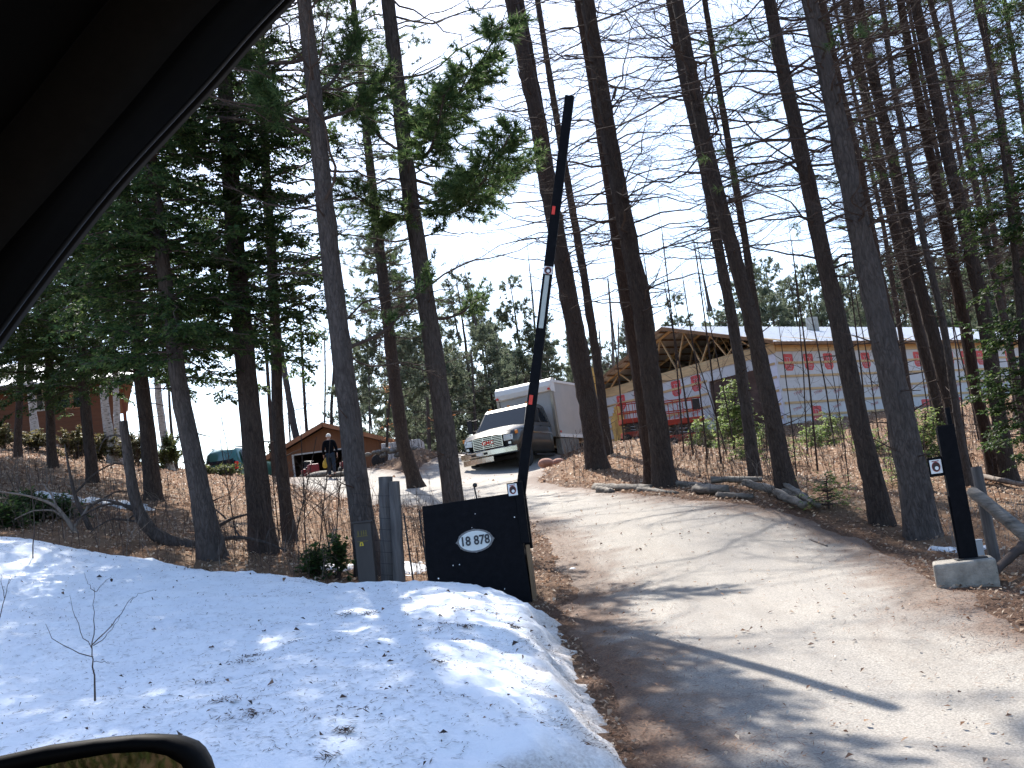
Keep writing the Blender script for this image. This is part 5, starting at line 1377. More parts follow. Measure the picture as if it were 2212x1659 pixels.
# trusses
def truss(x):
    m = MB(); a, mid, b_ = (x, -.35, EH + .02), (x, BW / 2, EH + RH), (x, BW + .35, EH + .02)
    m.bar((x, 0, EH + .06), (x, BW, EH + .06), .06, .13, m=0)
    m.bar((x, -.35, EH + .10), (x, BW / 2, EH + RH), .06, .13); m.bar((x, BW + .35, EH + .10), (x, BW / 2, EH + RH), .06, .13)
    rise = lambda y: EH + .06 + (RH - .08) * (1 - abs(y - BW / 2) / (BW / 2))
    bots = np.linspace(1.2, BW - 1.2, 7); tops = (bots[:-1] + bots[1:]) / 2
    for k in range(6):
        m.bar((x, bots[k], EH + .08), (x, tops[k], rise(tops[k])), .05, .09, (1, 0, 0)); m.bar((x, tops[k], rise(tops[k])), (x, bots[k + 1], EH + .08), .05, .09, (1, 0, 0))
    return m
for k, x in enumerate((.07, 2.45, 4.85, 7.25, 9.65, 12.1)): truss(x).build('roof_truss', M_LUM, barn)
rf = MB()
for sgn in (-1, 1):
    e = (BW / 2) * (1 + sgn) - sgn * -.45 if False else (-.45 if sgn < 0 else BW + .45)
    ze = EH + .16 - (.45) * RH / (BW / 2) + .02
    q = [(-.55, e, ze), (BL + .3, e, ze), (BL + .3, BW / 2, EH + RH + .17), (-.55, BW / 2, EH + RH + .17)]
    rf.prism(q if sgn < 0 else q[::-1], (0, 0, .035))
roof = rf.build('roof', M_ROOFM, barn)
rb = MB()
for x in np.arange(-.5, BL + .2, .30):
    rb.bar((x, -.46, EH + .225 - .45 * RH / (BW / 2)), (x, BW / 2, EH + RH + .215), .035, .022, (0, 0, 1))
rb.build('roof_ribs', M_ROOFM, roof)
ub = MB()
for k in range(9):
    for y in (BW / 2 * (k + .4) / 9, BW - BW / 2 * (k + .4) / 9):
        zz = EH + .12 + RH * (1 - abs(y - BW / 2) / (BW / 2)); ub.box(-.5, BL, y - .045, y + .045, zz - .02, zz + .03)
ub.build('purlins', M_LUMD, roof)
for sgn, e in ((-1, -.45), (1, BW + .45)):
    MB().bar((-.57, e, EH + .05), (-.57, BW / 2, EH + RH + .10), .04, .16, (0, 0, 1)).build('barge_board', M_LUMD, barn)
MB().box(-.5, BL, -.50, -.46, EH - .08, EH + .06).build('eave_board', M_LUMD, barn)
MB().box(8.0, 8.5, BW / 2 - 2.2, BW / 2 - 1.8, EH + RH - .5, EH + RH + .25).build('roof_vent', M_FOUND, roof)
# leaning lumber at the far left corner
for k, (u0_, v0_, u1_, v1_) in enumerate([(1334, 880, 1374, 985), (1330, 885, 1366, 988), (1328, 892, 1356, 990), (1326, 900, 1350, 992), (1330, 878, 1380, 986), (1324, 905, 1342, 994)]):
    a, b_ = P(u0_, v0_, 56.6 - k * .06), P(u1_, v1_, 55.6 - k * .08)
    o = MB().bar(a, b_, .26, .04, (0, 1, 0)).build('leaning_board', mat('yellow_pine_board', (.55, .33, .09), .7, var=.25, scale=3), None, tuple(b_)) if k == 0 else MB().bar(a, b_, .26, .04, (0, 1, 0)).build('leaning_board', bpy.data.materials['yellow_pine_board'], None, tuple(b_))
    tag(o, 'yellow pine board leaning in a fan at the far barn corner', 'board', 'boards leaning at the barn corner')
for k, (u, v) in enumerate([(1281, 806), (1276, 815)]):
    a, b_ = P(u, v - 12, 45.5), P(u + 9, v + 150, 45.5 - k * .1)
    o = MB().bar(a, b_, .16, .04, (0, 1, 0)).build('leaning_board', bpy.data.materials['yellow_pine_board'], None, tuple(b_))
    tag(o, ['upright yellow board standing behind the truck body, between two trunks', 'shorter yellow board standing behind the truck body beside another board'][k], 'board')
# scissor lifts
M_LIFT = mat('orange_red_machine_paint', (.26, .024, .010), .7, var=.12)
def lift(u0_, u1_, vt, vb, d, label):
    a, b_ = P(u0_, vb, d), P(u1_, vb, d); z1_ = P(u1_, vt, d)[2]
    wd = abs(b_[0] - a[0]); x = (a[0] + b_[0]) / 2; g = h1(x, d)
    r = thing('scissor_lift', label, 'scissor lift', (x, d, g), rad(6))
    pz_ = (a[2] + b_[2]) / 2 - g
    if pz_ < .9: pz_ = .9
    H_ = max(1.0, z1_ - g - pz_)
    dp_ = .9
    MB().box(-wd / 2, wd / 2, -dp_ / 2, dp_ / 2, pz_, pz_ + .22).build('platform', M_LIFT, r, bevel=.01)
    m = MB()
    for x_ in np.linspace(-wd / 2 + .03, wd / 2 - .03, 5):
        for y_ in (-dp_ / 2 + .03, dp_ / 2 - .03): m.bar((x_, y_, pz_ + .22), (x_, y_, pz_ + H_), .028, .028, (0, 1, 0))
    for z_ in (.55, 1.0):
        for y_ in (-dp_ / 2 + .03, dp_ / 2 - .03): m.bar((-wd / 2, y_, pz_ + H_ * z_), (wd / 2, y_, pz_ + H_ * z_), .045, .045)
        for x_ in (-wd / 2 + .03, wd / 2 - .03): m.bar((x_, -dp_ / 2, pz_ + H_ * z_), (x_, dp_ / 2, pz_ + H_ * z_), .045, .045)
    m.build('guard_rail', M_LIFT, r)
    m = MB(); n_ = 3
    for k in range(n_):
        za, zb = .45 + (pz_ - .45) * k / n_, .45 + (pz_ - .45) * (k + 1) / n_
        for y_ in (-.3, .3):
            m.bar((-wd * .4, y_, za), (wd * .4, y_, zb), .05, .08, (0, 1, 0)); m.bar((-wd * .4, y_ + .06, zb), (wd * .4, y_ + .06, za), .05, .08, (0, 1, 0))
    m.build('scissor_arms', M_DARKST, r)
    MB().box(-wd * .48, wd * .48, -.4, .4, .22, .48).build('base', M_LIFT, r, bevel=.02)
    for sx_ in (-1, 1):
        for sy_ in (-1, 1): MB().lathe([(.001, -.08), (.17, -.08), (.19, -.05), (.19, .05), (.17, .08), (.001, .08)], (sx_ * wd * .36, sy_ * .42, .19), 18, 'y').build('wheel', M_TYRE, r, smooth=True)
    MB().box(wd * .25, wd * .42, -dp_ / 2 - .1, -dp_ / 2 + .02, pz_ + H_ * .5, pz_ + H_ * .95).build('control_box', M_BLK, r, bevel=.01)
lift(1432, 1520, 868, 925, 45.2, 'orange red scissor lift with raised railed platform in front of the barn doorway')
lift(1346, 1402, 900, 962, 53, 'red scissor lift half hidden behind the trunks at the far end of the barn gable')

# ------------------------------------------------------------------ garage, house, SUV, people
M_SIDING = mat('brown_plywood_siding', (.165, .068, .032), .75, var=.18, scale=3, stretch=(4, 4, .4))
M_TRIMW = mat('white_trim_paint', (.50, .49, .48), .6, var=.08)
M_FASC = mat('pale_brown_fascia', (.30, .13, .065), .7, var=.15)
M_SHING = mat('dark_shingles', (.06, .05, .045), .9, var=.3, scale=8, bmp=.5)
gd = 57.0
gl_, gp_, gr_ = P(576, 1000, gd), P(700, 918, gd), P(859, 948, gd)
gx0, gx1 = gl_[0], gr_[0]; gmid = gp_[0]
GWD = gx1 - gx0; gz0 = 4.25
gar = thing('garage', 'low brown gabled garage with open dark doorway at the end of the drive', 'garage', (gmid, gd, gz0))
eL, eR, pk = gl_[2] - gz0, gr_[2] - gz0, gp_[2] - gz0
ee = (eL + eR) / 2; aL, aR = gx0 - gmid, gx1 - gmid
wl_, wr_ = aL + .75, aR - .5
slope = lambda x: pk - .14 - (pk - ee) * (abs(x) / (abs(aL) if x < 0 else aR))
odl, odr = P(636, 1000, gd)[0] - gmid, P(772, 1000, gd)[0] - gmid
ot = P(700, 976, gd)[2] - gz0 - .0
fm_ = MB()
fm_.prism([(wl_, 0, ot), (wr_, 0, ot), (wr_, 0, slope(wr_)), (0, 0, pk - .14), (wl_, 0, slope(wl_))], (0, .15, 0))
fm_.box(wl_, odl, 0, .15, -.3, ot - .002).box(odr, wr_, 0, .15, -.3, ot - .002)
fm_.build('wall', M_SIDING, gar)
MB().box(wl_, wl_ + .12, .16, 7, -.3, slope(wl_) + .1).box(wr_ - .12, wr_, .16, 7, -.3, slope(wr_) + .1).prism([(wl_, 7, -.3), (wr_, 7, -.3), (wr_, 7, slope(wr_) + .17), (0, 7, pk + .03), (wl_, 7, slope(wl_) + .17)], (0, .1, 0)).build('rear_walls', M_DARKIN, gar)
MB().box(odl - .02, odr, .2, 7, -.35, -.02).build('floor', M_CONC, gar)
MB().box(odl - .10, odl, -.03, .10, -.3, ot + .06).box(odl, odr, -.03, .06, ot - .0, ot + .07).build('door_frame', M_TRIMW, gar)
MB().box(wl_ - .03, wl_ + .22, -.035, -.003, -.3, ee - .55).build('white_door_panel', M_TRIMW, gar)
rf = MB()
for xa_, za_ in ((aL, ee), (aR, ee)):
    q = [(xa_, -.5, za_), (0, -.5, pk), (0, 7.4, pk), (xa_, 7.4, za_)]
    rf.prism(q, (0, 0, .10))
rf.build('roof', M_SHING, gar)
MB().bar((aL, -.53, ee - .02), (0, -.53, pk - .02), .05, .22, (0, 0, 1)).bar((aR, -.53, ee - .02), (0, -.53, pk - .02), .05, .22, (0, 0, 1)).build('fascia', M_FASC, gar)
# white trailer and rocks right of the garage
tr0, tr1 = P(808, 970, 51), P(893, 970, 51)
tz0 = h1((tr0[0] + tr1[0]) / 2, 51)
trl = thing('utility_trailer', 'white boxy trailer with a dark wheel between the garage and the rock heap', 'trailer', (tr0[0], 51, tz0))
ztop = P(850, 955, 51)[2] - tz0
MB().box(.35, tr1[0] - tr0[0] + .35, 0, 2.2, .45, ztop).build('box_body', M_TRIMW, trl, bevel=.02)
MB().box(.35, tr1[0] - tr0[0] + .35, .1, 2.1, .36, .45).bar((.35, 1.1, .42), (-.9, 1.1, .42), .08, .08).build('frame', M_DARKST, trl)
MB().lathe([(.001, -.11), (.28, -.11), (.33, -.07), (.33, .07), (.28, .11), (.001, .11)], (.15, .0, .62), 22, 'y').build('spare_wheel', M_TYRE, trl, smooth=True)
for x_ in (.9, 1.5): MB().lathe([(.001, -.1), (.26, -.1), (.31, -.06), (.31, .06), (.26, .1), (.001, .1)], (x_, -.0, .31), 22, 'y').build('wheel', M_TYRE, trl, smooth=True)
M_ROCK = mat('pale_field_stone', (.16, .142, .122), .9, var=.35, scale=5, bmp=.7)
M_ROCKP = mat('pinkish_stone', (.30, .15, .11), .9, var=.25, scale=5, bmp=.6)
def rock(x, y, z, r, label, seed, mt=None, group=None, cat='rock', flat=.7):
    rng = np.random.default_rng(seed)
    n_, k_ = 12, 9
    th = np.linspace(0, math.pi, k_); ph = np.arange(n_) * 6.283 / n_
    ax = rng.normal(0, 1, (7, 3)); ax = nrm(ax); am = rng.uniform(-.22, .12, 7)
    D = np.stack([np.outer(np.sin(th), np.cos(ph)), np.outer(np.sin(th), np.sin(ph)), np.outer(np.cos(th), np.ones(n_))], -1)
    s = 1 + (np.maximum(D @ ax.T, 0) ** 2 * am).sum(-1)
    V = D * s[..., None] * r * np.array([1.15, .95, flat])
    i, j = np.meshgrid(np.arange(k_ - 1), np.arange(n_), indexing='ij')
    q = np.stack([i * n_ + j, i * n_ + (j + 1) % n_, (i + 1) * n_ + (j + 1) % n_, (i + 1) * n_ + j], -1)[:, :, ::-1].reshape(-1, 4)
    o = MB().add(V.reshape(-1, 3) + [x, y, z], q).build('rock', mt or M_ROCK, None, (x, y, z), True)
    return tag(o, label, cat, group)
for k, (u, v, r) in enumerate([(795, 978, .20), (808, 974, .18), (820, 972, .24), (832, 968, .22), (843, 972, .2), (852, 970, .23), (862, 966, .20), (872, 968, .25), (884, 970, .2), (896, 966, .22), (826, 980, .18), (858, 979, .19), (878, 978, .18)]):
    p = P(u, v + 4, 46.4 + .1 * (k % 3)); rock(p[0], p[1], p[2], r * .75, 'pale rounded stone in the heap along the top of the leaf mound', 50 + k, None, 'stones heaped on the leaf mound')
p = P(728, 1028, 43.6); rock(p[0], 43.6, p[2] + .05, .42, 'flat pale stone lying on the drive just right of the walking person', 80, None, None, 'rock', .35)
p = P(690, 1029, 44.2); rock(p[0], 44.2, p[2] + .05, .50, 'low wide pale stone at the drive crest left of the walking person', 81, None, None, 'rock', .3)
p = P(757, 1026, 43.9); rock(p[0], 43.9, p[2] + .08, .30, 'upright tan stone right of the walking person', 82, mat('tan_stone', (.42, .33, .22), .9, var=.25, scale=5, bmp=.6), None, 'rock', 1.1)
p = P(1178, 1000, 37); rock(p[0], 37, h1(p[0], 37) + .30, .27, 'pinkish stone beside the truck front wheel', 83, M_ROCKP)
p = P(1205, 995, 37.6); rock(p[0], 37.6, h1(p[0], 37.6) + .30, .20, 'smaller pinkish stone right of the pinkish stone by the truck', 84, M_ROCKP)
# garden tractor in front of the garage (seen over the crest)
def tractor(u, v, d, label, cover):
    q = P(u, v, d); g = h1(q[0], d)
    r = thing('garden_tractor', label, 'garden tractor', (q[0], d, g), rad(20))
    MRD = bpy.data.materials.get('faded_red_paint') or mat('faded_red_paint', (.15, .010, .012), .6, var=.1)
    MB().prism([(-.25, -.3, .55), (.25, -.3, .55), (.22, -.95, .55), (-.22, -.95, .55)], (0, 0, .38)).build('hood', MRD, r, bevel=.06)
    MB().box(-.32, .32, -.3, .7, .42, .58).build('chassis', MRD, r, bevel=.03)
    MB().box(-.36, -.18, .2, .85, .58, .82).box(.18, .36, .2, .85, .58, .82).build('fender', MRD, r, bevel=.05)
    MB().box(-.2, .2, .3, .7, .80, .90).box(-.2, .2, .62, .72, .90, 1.22).build('seat', cover, r, bevel=.04)
    MB().bar((0, -.25, .9), (0, .05, 1.12), .04, .04).lathe([(.15, -.012), (.175, 0), (.15, .012)], (0, .05, 1.12), 18).build('steering_wheel', M_BLK, r)
    for x_, y_, R_ in ((-.38, .5, .30), (.38, .5, .30), (-.32, -.72, .2), (.32, -.72, .2)):
        MB().lathe([(.001, -.1), (R_ * .85, -.1), (R_, -.06), (R_, .06), (R_ * .85, .1), (.001, .1)], (x_, y_, R_), 20, 'x').build('wheel', M_TYRE, r, smooth=True)
tractor(672, 1010, 50.5, 'red garden tractor showing over the drive crest in the garage doorway', M_BLK)
tractor(757, 1000, 50, 'red machine with a pale seat just right of the walking person', M_TRIMW)
# wooden house on the left hill
M_CED = mat('orange_cedar_siding', (.125, .045, .019), .7, var=.2, scale=2.5, stretch=(.5, .5, 7))
M_WINF = mat('pale_window_frame', (.42, .37, .31), .6, var=.1)
hd = 46.0
hr, hb = P(240, 840, hd), P(180, 945, hd)
house = thing('wooden_house', 'cedar sided house with a white roof on the hill at the left', 'house', (hr[0], hd, hb[2] - .1))
house.rotation_euler = (0, 0, rad(22))
ht = hr[2] - house.location[2] + .15
MB().box(-11, 0, 0, .2, -1.2, ht).build('wall', M_CED, house)
MB().box(-.2, 0, .2, 8, -1.2, ht).box(-11, -.2, 8, 8.2, -1.2, ht).build('rear_walls', M_CED, house)
bt = MB()
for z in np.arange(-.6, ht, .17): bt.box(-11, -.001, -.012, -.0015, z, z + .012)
bt.build('siding_laps', mat('dark_cedar_lap', (.13, .04, .014), .8), house)  # thin lap lines in their own deeper red-brown
MB().box(.42, .56, .55, .70, -1.2, ht).build('porch_post', mat('red_brown_post', (.17, .05, .025), .7), house)
MB().box(-11.6, .9, -.75, 8.8, ht, ht + .06).build('soffit', M_CED, house)
MB().box(-11.6, .9, -.80, -.752, ht - .04, ht + .18).build('fascia', M_SHING, house)
q = [(-11.7, -.85, ht + .12), (1.0, -.85, ht + .12), (1.0, 4, ht + 1.9), (-11.7, 4, ht + 1.9)]
MB().prism(q, (0, 0, .05)).prism([(-11.7, 8.9, ht + .12), (1.0, 8.9, ht + .12), (1.0, 4.004, ht + 1.9), (-11.7, 4.004, ht + 1.9)][::-1], (0, 0, .05)).build('roof', M_ROOFM, house)
def wx(u):
    t = np.linspace(-14, 2, 500); q = np.array([hr[0], hd, hr[2] - 1.0]) + t[:, None] * np.array([math.cos(rad(22)), math.sin(rad(22)), 0]) - CAM
    return float(t[np.argmin(np.abs(CX_ + F_ * (q @ RV) / (q @ fw) - u))])
zw0, zw1 = P(120, 893, hd)[2] - house.location[2], P(120, 842, hd)[2] - house.location[2]
for a, b_ in ((78, 99), (104, 158), (158, 183)):
    x0_, x1_ = wx(a), wx(b_)
    f = MB().box(x0_, x1_, -.05, -.002, zw0, zw0 + .07).box(x0_, x1_, -.05, -.002, zw1 - .07, zw1).box(x0_, x0_ + .07, -.05, -.002, zw0 + .07, zw1 - .07).box(x1_ - .07, x1_, -.05, -.002, zw0 + .07, zw1 - .07).build('window', M_WINF if a == 78 else M_FASC, house)
    MB().box(x0_ + .07, x1_ - .07, -.03, -.004, zw0 + .07, zw1 - .07).build('pane', M_GLASS, f)
# green SUV seen from behind
M_TEAL = mat('dark_teal_paint', (.035, .13, .11), .3, .3, .06, coat=.7)
sv = P(477, 1005, 50); sg = P(477, 968, 50)[2] - 1.82
suv = thing('suv', 'dark teal SUV seen from behind beside the garage, half hidden by a bush', 'car', (sv[0], 50, sg))
suv.rotation_euler = (0, 0, rad(-12))
def sv_sec(y, hw, zb, zt, rt=.25): return [(x, y, z) for x, z in [(-hw, zb), (-hw, .95), (-hw + .08, 1.2), (-hw + .2, zt - .08), (-hw + .32, zt), (0, zt + .03), (hw - .32, zt), (hw - .2, zt - .08), (hw - .08, 1.2), (hw, .95), (hw, zb)]]
loft([sv_sec(0, .80, .45, 1.0), sv_sec(.06, .86, .38, 1.62), sv_sec(.35, .90, .35, 1.80), sv_sec(2.2, .91, .35, 1.80), sv_sec(2.7, .91, .35, 1.72), sv_sec(3.3, .9, .35, 1.12), sv_sec(4.3, .86, .38, 1.0), sv_sec(4.5, .78, .45, .85)]).build('body', M_TEAL, suv, smooth=True)
MB().prism([(-.68, .02, 1.08), (.68, .02, 1.08), (.58, .20, 1.66), (-.58, .20, 1.66)], (0, -.05, 0)).build('rear_window', M_GLASS, suv, bevel=.03)
for s in (-1, 1):
    MB().box(*sorted((s * .70, s * .85)), -.03, .10, .78, 1.12).build('tail_light', M_REDREF, suv, bevel=.02)
    MB().prism([(s * .915, .45, 1.1), (s * .915, 2.5, 1.1), (s * .76, 2.3, 1.66), (s * .76, .5, 1.66)], (s * .012, 0, 0)).build('side_window', M_GLASS, suv)
    for y_ in (.85, 3.5): MB().lathe([(.001, -.11), (.3, -.11), (.35, -.07), (.35, .07), (.3, .11), (.001, .11)], (s * .80, y_, .35), 22, 'x').build('wheel', M_TYRE, suv, smooth=True)
    MB().bar((s * .6, .4, 1.86), (s * .6, 2.3, 1.86), .04, .05).build('roof_rail', M_BLK, suv)
MB().box(-.82, .82, -.10, .05, .42, .64).build('rear_bumper', M_BLK, suv, bevel=.04)
MB().box(-.26, .26, -.06, .0, .84, .98).build('license_plate', M_TRIMW, suv)
# second light vehicle edge left of the SUV is snow in the grass: built as a snow patch with the land

# people -----------------------------------------------------------
M_SKIN = mat('skin', (.42, .24, .17), .55, var=.06)
M_JACK = mat('black_jacket_cloth', (.006, .0065, .009), .95, var=.25, scale=9, bmp=.3, spec=.03)
M_JEAN = mat('blue_denim', (.026, .035, .05), .95, var=.25, scale=12, bmp=.2, spec=.05)
M_SHOE = mat('dark_boots', (.02, .018, .016), .6, var=.2)
M_HAIRG = mat('grey_white_hair', (.62, .58, .52), .8, var=.2, scale=20, bmp=.4)
M_HAIRB = mat('brown_hair', (.06, .04, .03), .8, var=.2, scale=20)
def skinned(name, verts, edges, radii, mt, parent, root_i=0, sub=2):
    me = bpy.data.meshes.new(name); me.from_pydata(verts, edges, [])
    o = bpy.data.objects.new(name, me); COL.objects.link(o)
    mo_ = o.modifiers.new('skin', 'SKIN'); mo_.use_smooth_shade = True
    sk = me.skin_vertices[0].data
    for k, r in enumerate(radii):
        sk[k].radius = (r, r) if not isinstance(r, tuple) else r
        sk[k].use_root = (k == root_i)
    ss = o.modifiers.new('sub', 'SUBSURF'); ss.levels = sub; ss.render_levels = sub
    dg = bpy.context.evaluated_depsgraph_get()
    m2 = bpy.data.meshes.new_from_object(o.evaluated_get(dg))
    bpy.data.objects.remove(o)
    m2.materials.clear(); m2.materials.append(mt)
    o2 = bpy.data.objects.new(name, m2); COL.objects.link(o2); o2.parent = parent
    return o2
def hand(side, w, fwd, verts, edges, radii, wrist_i):
    """palm, four fingers curled, thumb: appended as chains growing from the wrist"""
    w = np.asarray(w, float); dn = np.array([0, 0, -1.0]); f = nrm(fwd); lat = np.cross(dn, f)
    b = len(verts)
    palm = w + dn * .055
    verts.append(tuple(palm)); radii.append((.022, .036)); edges.append((wrist_i, b))
    for k, (o_, l) in enumerate(((.026, .070), (.009, .080), (-.009, .075), (-.026, .058))):
        base = palm + f * o_ + dn * .035; mid = base + dn * l * .5 + lat * .010 * -side; tip = base + dn * l * .82 + lat * .034 * -side
        i = len(verts)
        verts.extend([tuple(base), tuple(mid), tuple(tip)]); radii.extend([.0095, .0085, .0072]); edges.extend([(b, i), (i, i + 1), (i + 1, i + 2)])
    i = len(verts)
    t0 = w + dn * .030 + f * .034; t1 = t0 + dn * .03 + f * .020 + lat * .012 * -side; t2 = t1 + dn * .028 + f * .004
    verts.extend([tuple(t0), tuple(t1), tuple(t2)]); radii.extend([.011, .0095, .008]); edges.extend([(b, i), (i, i + 1), (i + 1, i + 2)])
def person(loc_, rz, label, jacket, trousers, hair, cap=None, stride=.30, H=1.76):
    """walking away from the viewer along +y before rotation"""
    r = thing('person', label, 'person', loc_, rz)
    k = H / 1.76
    V, E, Rd = [], [], []
    def add(p, rr, to=None):
        V.append(tuple(np.array(p) * k)); Rd.append(tuple(x * k for x in rr) if isinstance(rr, tuple) else rr * k)
        if to is not None: E.append((to, len(V) - 1))
        return len(V) - 1
    s = stride
    pel = add((0, 0, .95), (.135, .10))
    wa = add((0, .02, 1.10), (.125, .09), pel); ch = add((0, .04, 1.32), (.155, .105), wa); nk0 = add((0, .05, 1.47), (.085, .065), ch); nk = add((0, .065, 1.545), .052, nk0)
    hd_ = add((0, .085, 1.62), (.072, .085), nk); ht_ = add((0, .085, 1.715), (.062, .075), hd_)
    arms = {}
    for sd_, sw_ in ((-1, .10), (1, -.10)):
        sh = add((sd_ * .185, .04, 1.42), .062, nk0); el = add((sd_ * .25, .03 - sw_ * .5, 1.16), .045, sh); wr = add((sd_ * .265, .05 + sw_ * 1.1, .92), .028, el)
        arms[sd_] = (sh, el, wr)
        hand(sd_, np.array(V[wr]), (0, 1, 0), V, E, Rd, wr)
    legs = {}
    for sd_, st_ in ((-1, s), (1, -s)):
        hp = add((sd_ * .095, 0, .90), (.085, .09), pel); kn = add((sd_ * .10, st_ * .42 + .05, .50), .060, hp); an = add((sd_ * .10, st_ * .8 - (.06 if st_ < 0 else 0), .11 if st_ > 0 else .15), .042, kn)
        to_ = add((sd_ * .105, st_ * .8 + .13 - (.06 if st_ < 0 else 0), .045), (.036, .03), an); legs[sd_] = (hp, kn, an, to_)
    # face features carried by the one body surface
    fy = .085 * k
    nose = add((0, .18, 1.625), .014, hd_)
    for sd_ in (-1, 1): add((sd_ * .082, .08, 1.63), (.012, .022), hd_)
    skinned('body', V, E, Rd, M_SKIN, r)
    ey = MB()
    for sd_ in (-1, 1): ey.lathe([(.001, -.008), (.009, -.004), (.011, 0), (.009, .004), (.001, .008)], np.array((sd_ * .030, .158, 1.655)) * k, 8, 'y')
    ey.build('eyes', M_INK, r)
    # jacket
    g = lambda i: V[i]
    jv = [g(pel), g(wa), g(ch), g(nk0)]; jr = [(.165, .13), (.165, .13), (.185, .14), (.10, .085)]; je = [(0, 1), (1, 2), (2, 3)]
    jv.insert(0, (0, -.0, .86 * k)); jr.insert(0, (.175, .14)); je = [(0, 1), (1, 2), (2, 3), (3, 4)]
    for sd_ in (-1, 1):
        sh, el, wr = arms[sd_]; b = len(jv)
        wv = np.array(g(el)) * .12 + np.array(g(wr)) * .88
        jv.extend([g(sh), g(el), tuple(wv)]); jr.extend([.085, .064, .05]); je.extend([(4, b), (b, b + 1), (b + 1, b + 2)])
    jr = [tuple(x * k for x in q_) if isinstance(q_, tuple) else q_ * k for q_ in jr]
    skinned('jacket', jv, je, jr, jacket, r)
    tv = [(0, 0, .93 * k)]; tr_r = [(.15 * k, .12 * k)]; te = []
    for sd_ in (-1, 1):
        hp, kn, an, to_ = legs[sd_]; b = len(tv)
        av = np.array(g(kn)) * .08 + np.array(g(an)) * .92
        tv.extend([g(hp), g(kn), tuple(av)]); tr_r.extend([.108 * k, .082 * k, .066 * k]); te.extend([(0, b), (b, b + 1), (b + 1, b + 2)])
    skinned('trousers', tv, te, tr_r, trousers, r)
    for sd_ in (-1, 1):
        a, t = np.array(g(legs[sd_][2])), np.array(g(legs[sd_][3]))
        sv_ = [tuple(a + [0, -.04, -.03]), tuple((a + t) / 2 + [0, 0, -.02]), tuple(t + [0, .03, 0])]
        skinned('shoe', sv_, [(0, 1), (1, 2)], [.05 * k, .048 * k, .036 * k], M_SHOE, r, sub=1)
    hm = MB(); n_ = 18
    ths = np.linspace(0, 1.75, 9); ph = np.arange(n_) * 6.283 / n_
    pts = []
    for t in ths:
        for p_ in ph:
            f_ = math.sin(p_) * -1          # toward the back
            tt_ = t * (1.0 if f_ > -.2 else .62)
            pts.append((.098 * math.sin(tt_) * math.cos(p_), .080 + .112 * math.sin(tt_) * math.sin(p_), 1.655 + .118 * math.cos(tt_)))
    q = [(i * n_ + j, i * n_ + (j + 1) % n_, (i + 1) * n_ + (j + 1) % n_, (i + 1) * n_ + j) for i in range(8) for j in range(n_)]
    hm.add(np.array(pts) * k, q); hm.build('hair', hair, r, smooth=True)
    if cap is not None:
        cm = MB(); pts = []
        for t in np.linspace(0, 1.25, 7):
            for p_ in ph: pts.append((.106 * math.sin(t) * math.cos(p_), .082 + .122 * math.sin(t) * math.sin(p_), 1.672 + .125 * math.cos(t)))
        cm.add(np.array(pts) * k, [(i * n_ + j, i * n_ + (j + 1) % n_, (i + 1) * n_ + (j + 1) % n_, (i + 1) * n_ + j) for i in range(6) for j in range(n_)])
        cm.box(-.07 * k, .07 * k, .19 * k, .27 * k, 1.70 * k, 1.71 * k); cm.build('cap', cap, r, smooth=True)
    return r
pp = P(719, 1034, 43.0)
per = person((pp[0], 43.0, h1(pp[0], 43.0) + .0), rad(8), 'person in a black jacket and jeans walking up the drive, carrying something yellow', M_JACK, M_JEAN, M_HAIRG, None, .26, 1.78)
bg = MB()
rngb = np.random.default_rng(4)
loft([[(-.02 + a * .10 * s_, b * .05 * s_, z) for a, b in [(math.cos(t), math.sin(t)) for t in np.arange(10) * .6283]] for z, s_ in ((.0, .5), (.06, 1.0), (.18, 1.15), (.28, .9), (.36, .45), (.42, .25))], bg)
bag = bg.build('yellow_bag', mat('yellow_bag_plastic', (.42, .27, .03), .6, var=.3, scale=16, bmp=.5), None, (0, 0, 0), True, .01)
bag.location = (pp[0] - .27, 43.10, per.location[2] + .44); bag.rotation_euler = (0, rad(14), 0)
tag(bag, 'crumpled yellow bag hanging from the walking person left hand', 'bag')
bag['label'] = 'crumpled yellow bag hanging from the hand of the walking person'
p2 = P(661, 1012, 56.6)
person((p2[0], 56.6, p2[2] - 1.68), rad(180), 'person with a cap standing in the garage doorway, only head and shoulders showing', mat('grey_blue_shirt', (.10, .11, .15), .85, var=.2), M_JEAN, M_HAIRB, mat('pale_cap', (.45, .40, .38), .8), .05, 1.72)
# ------------------------------------------------------------------ young firs and bushes
def fir(ub, vb, vt, depth, rpx, label, seed, fol=YOUNG, group=None, dens=26, name='young_fir', du=0, leaves=12, size=(.035, .07)):
    rng = np.random.default_rng(1500 + seed)
    t = P(ub + du, vt, depth); b = P(ub, vb, depth)
    x, z = b[0], h1(b[0], depth) + (grounded(np.array([b[0]]), np.array([depth]))[0][0] - h1(b[0], depth))
    H = max(.5, t[2] - z)
    R = rpx * depth / F_
    n = 14
    zz = np.linspace(z - .1, z + H, n)
    tr = Trunk(np.stack([np.linspace(x, t[0], n), np.full(n, depth), zz], -1), np.linspace(.012 + .012 * H, .004, n))
    c = MB()
    cedar_crown(c, tr, z + .08 * H, z + H * .97, rng, R, dens / max(H, .6) * 2.2, fm=1, leaves=leaves, e=(-.1, .4), tw=11, size=size, Lf=lambda q: R * np.clip(1 - (q - z) / H, .1, 1) ** .8)
    root = thing(name, label, 'bush' if 'bush' in name or 'shrub' in name else 'young tree', (x, depth, z), 0, group)
    MB().tubes(tr.p, tr.r, 7).build('trunk', BARK_BROWN, root, (x, depth, z), True)
    c.build('crown', [TWIG, fol], root, (x, depth, z))
FG = 'young firs on the slope below the barn'
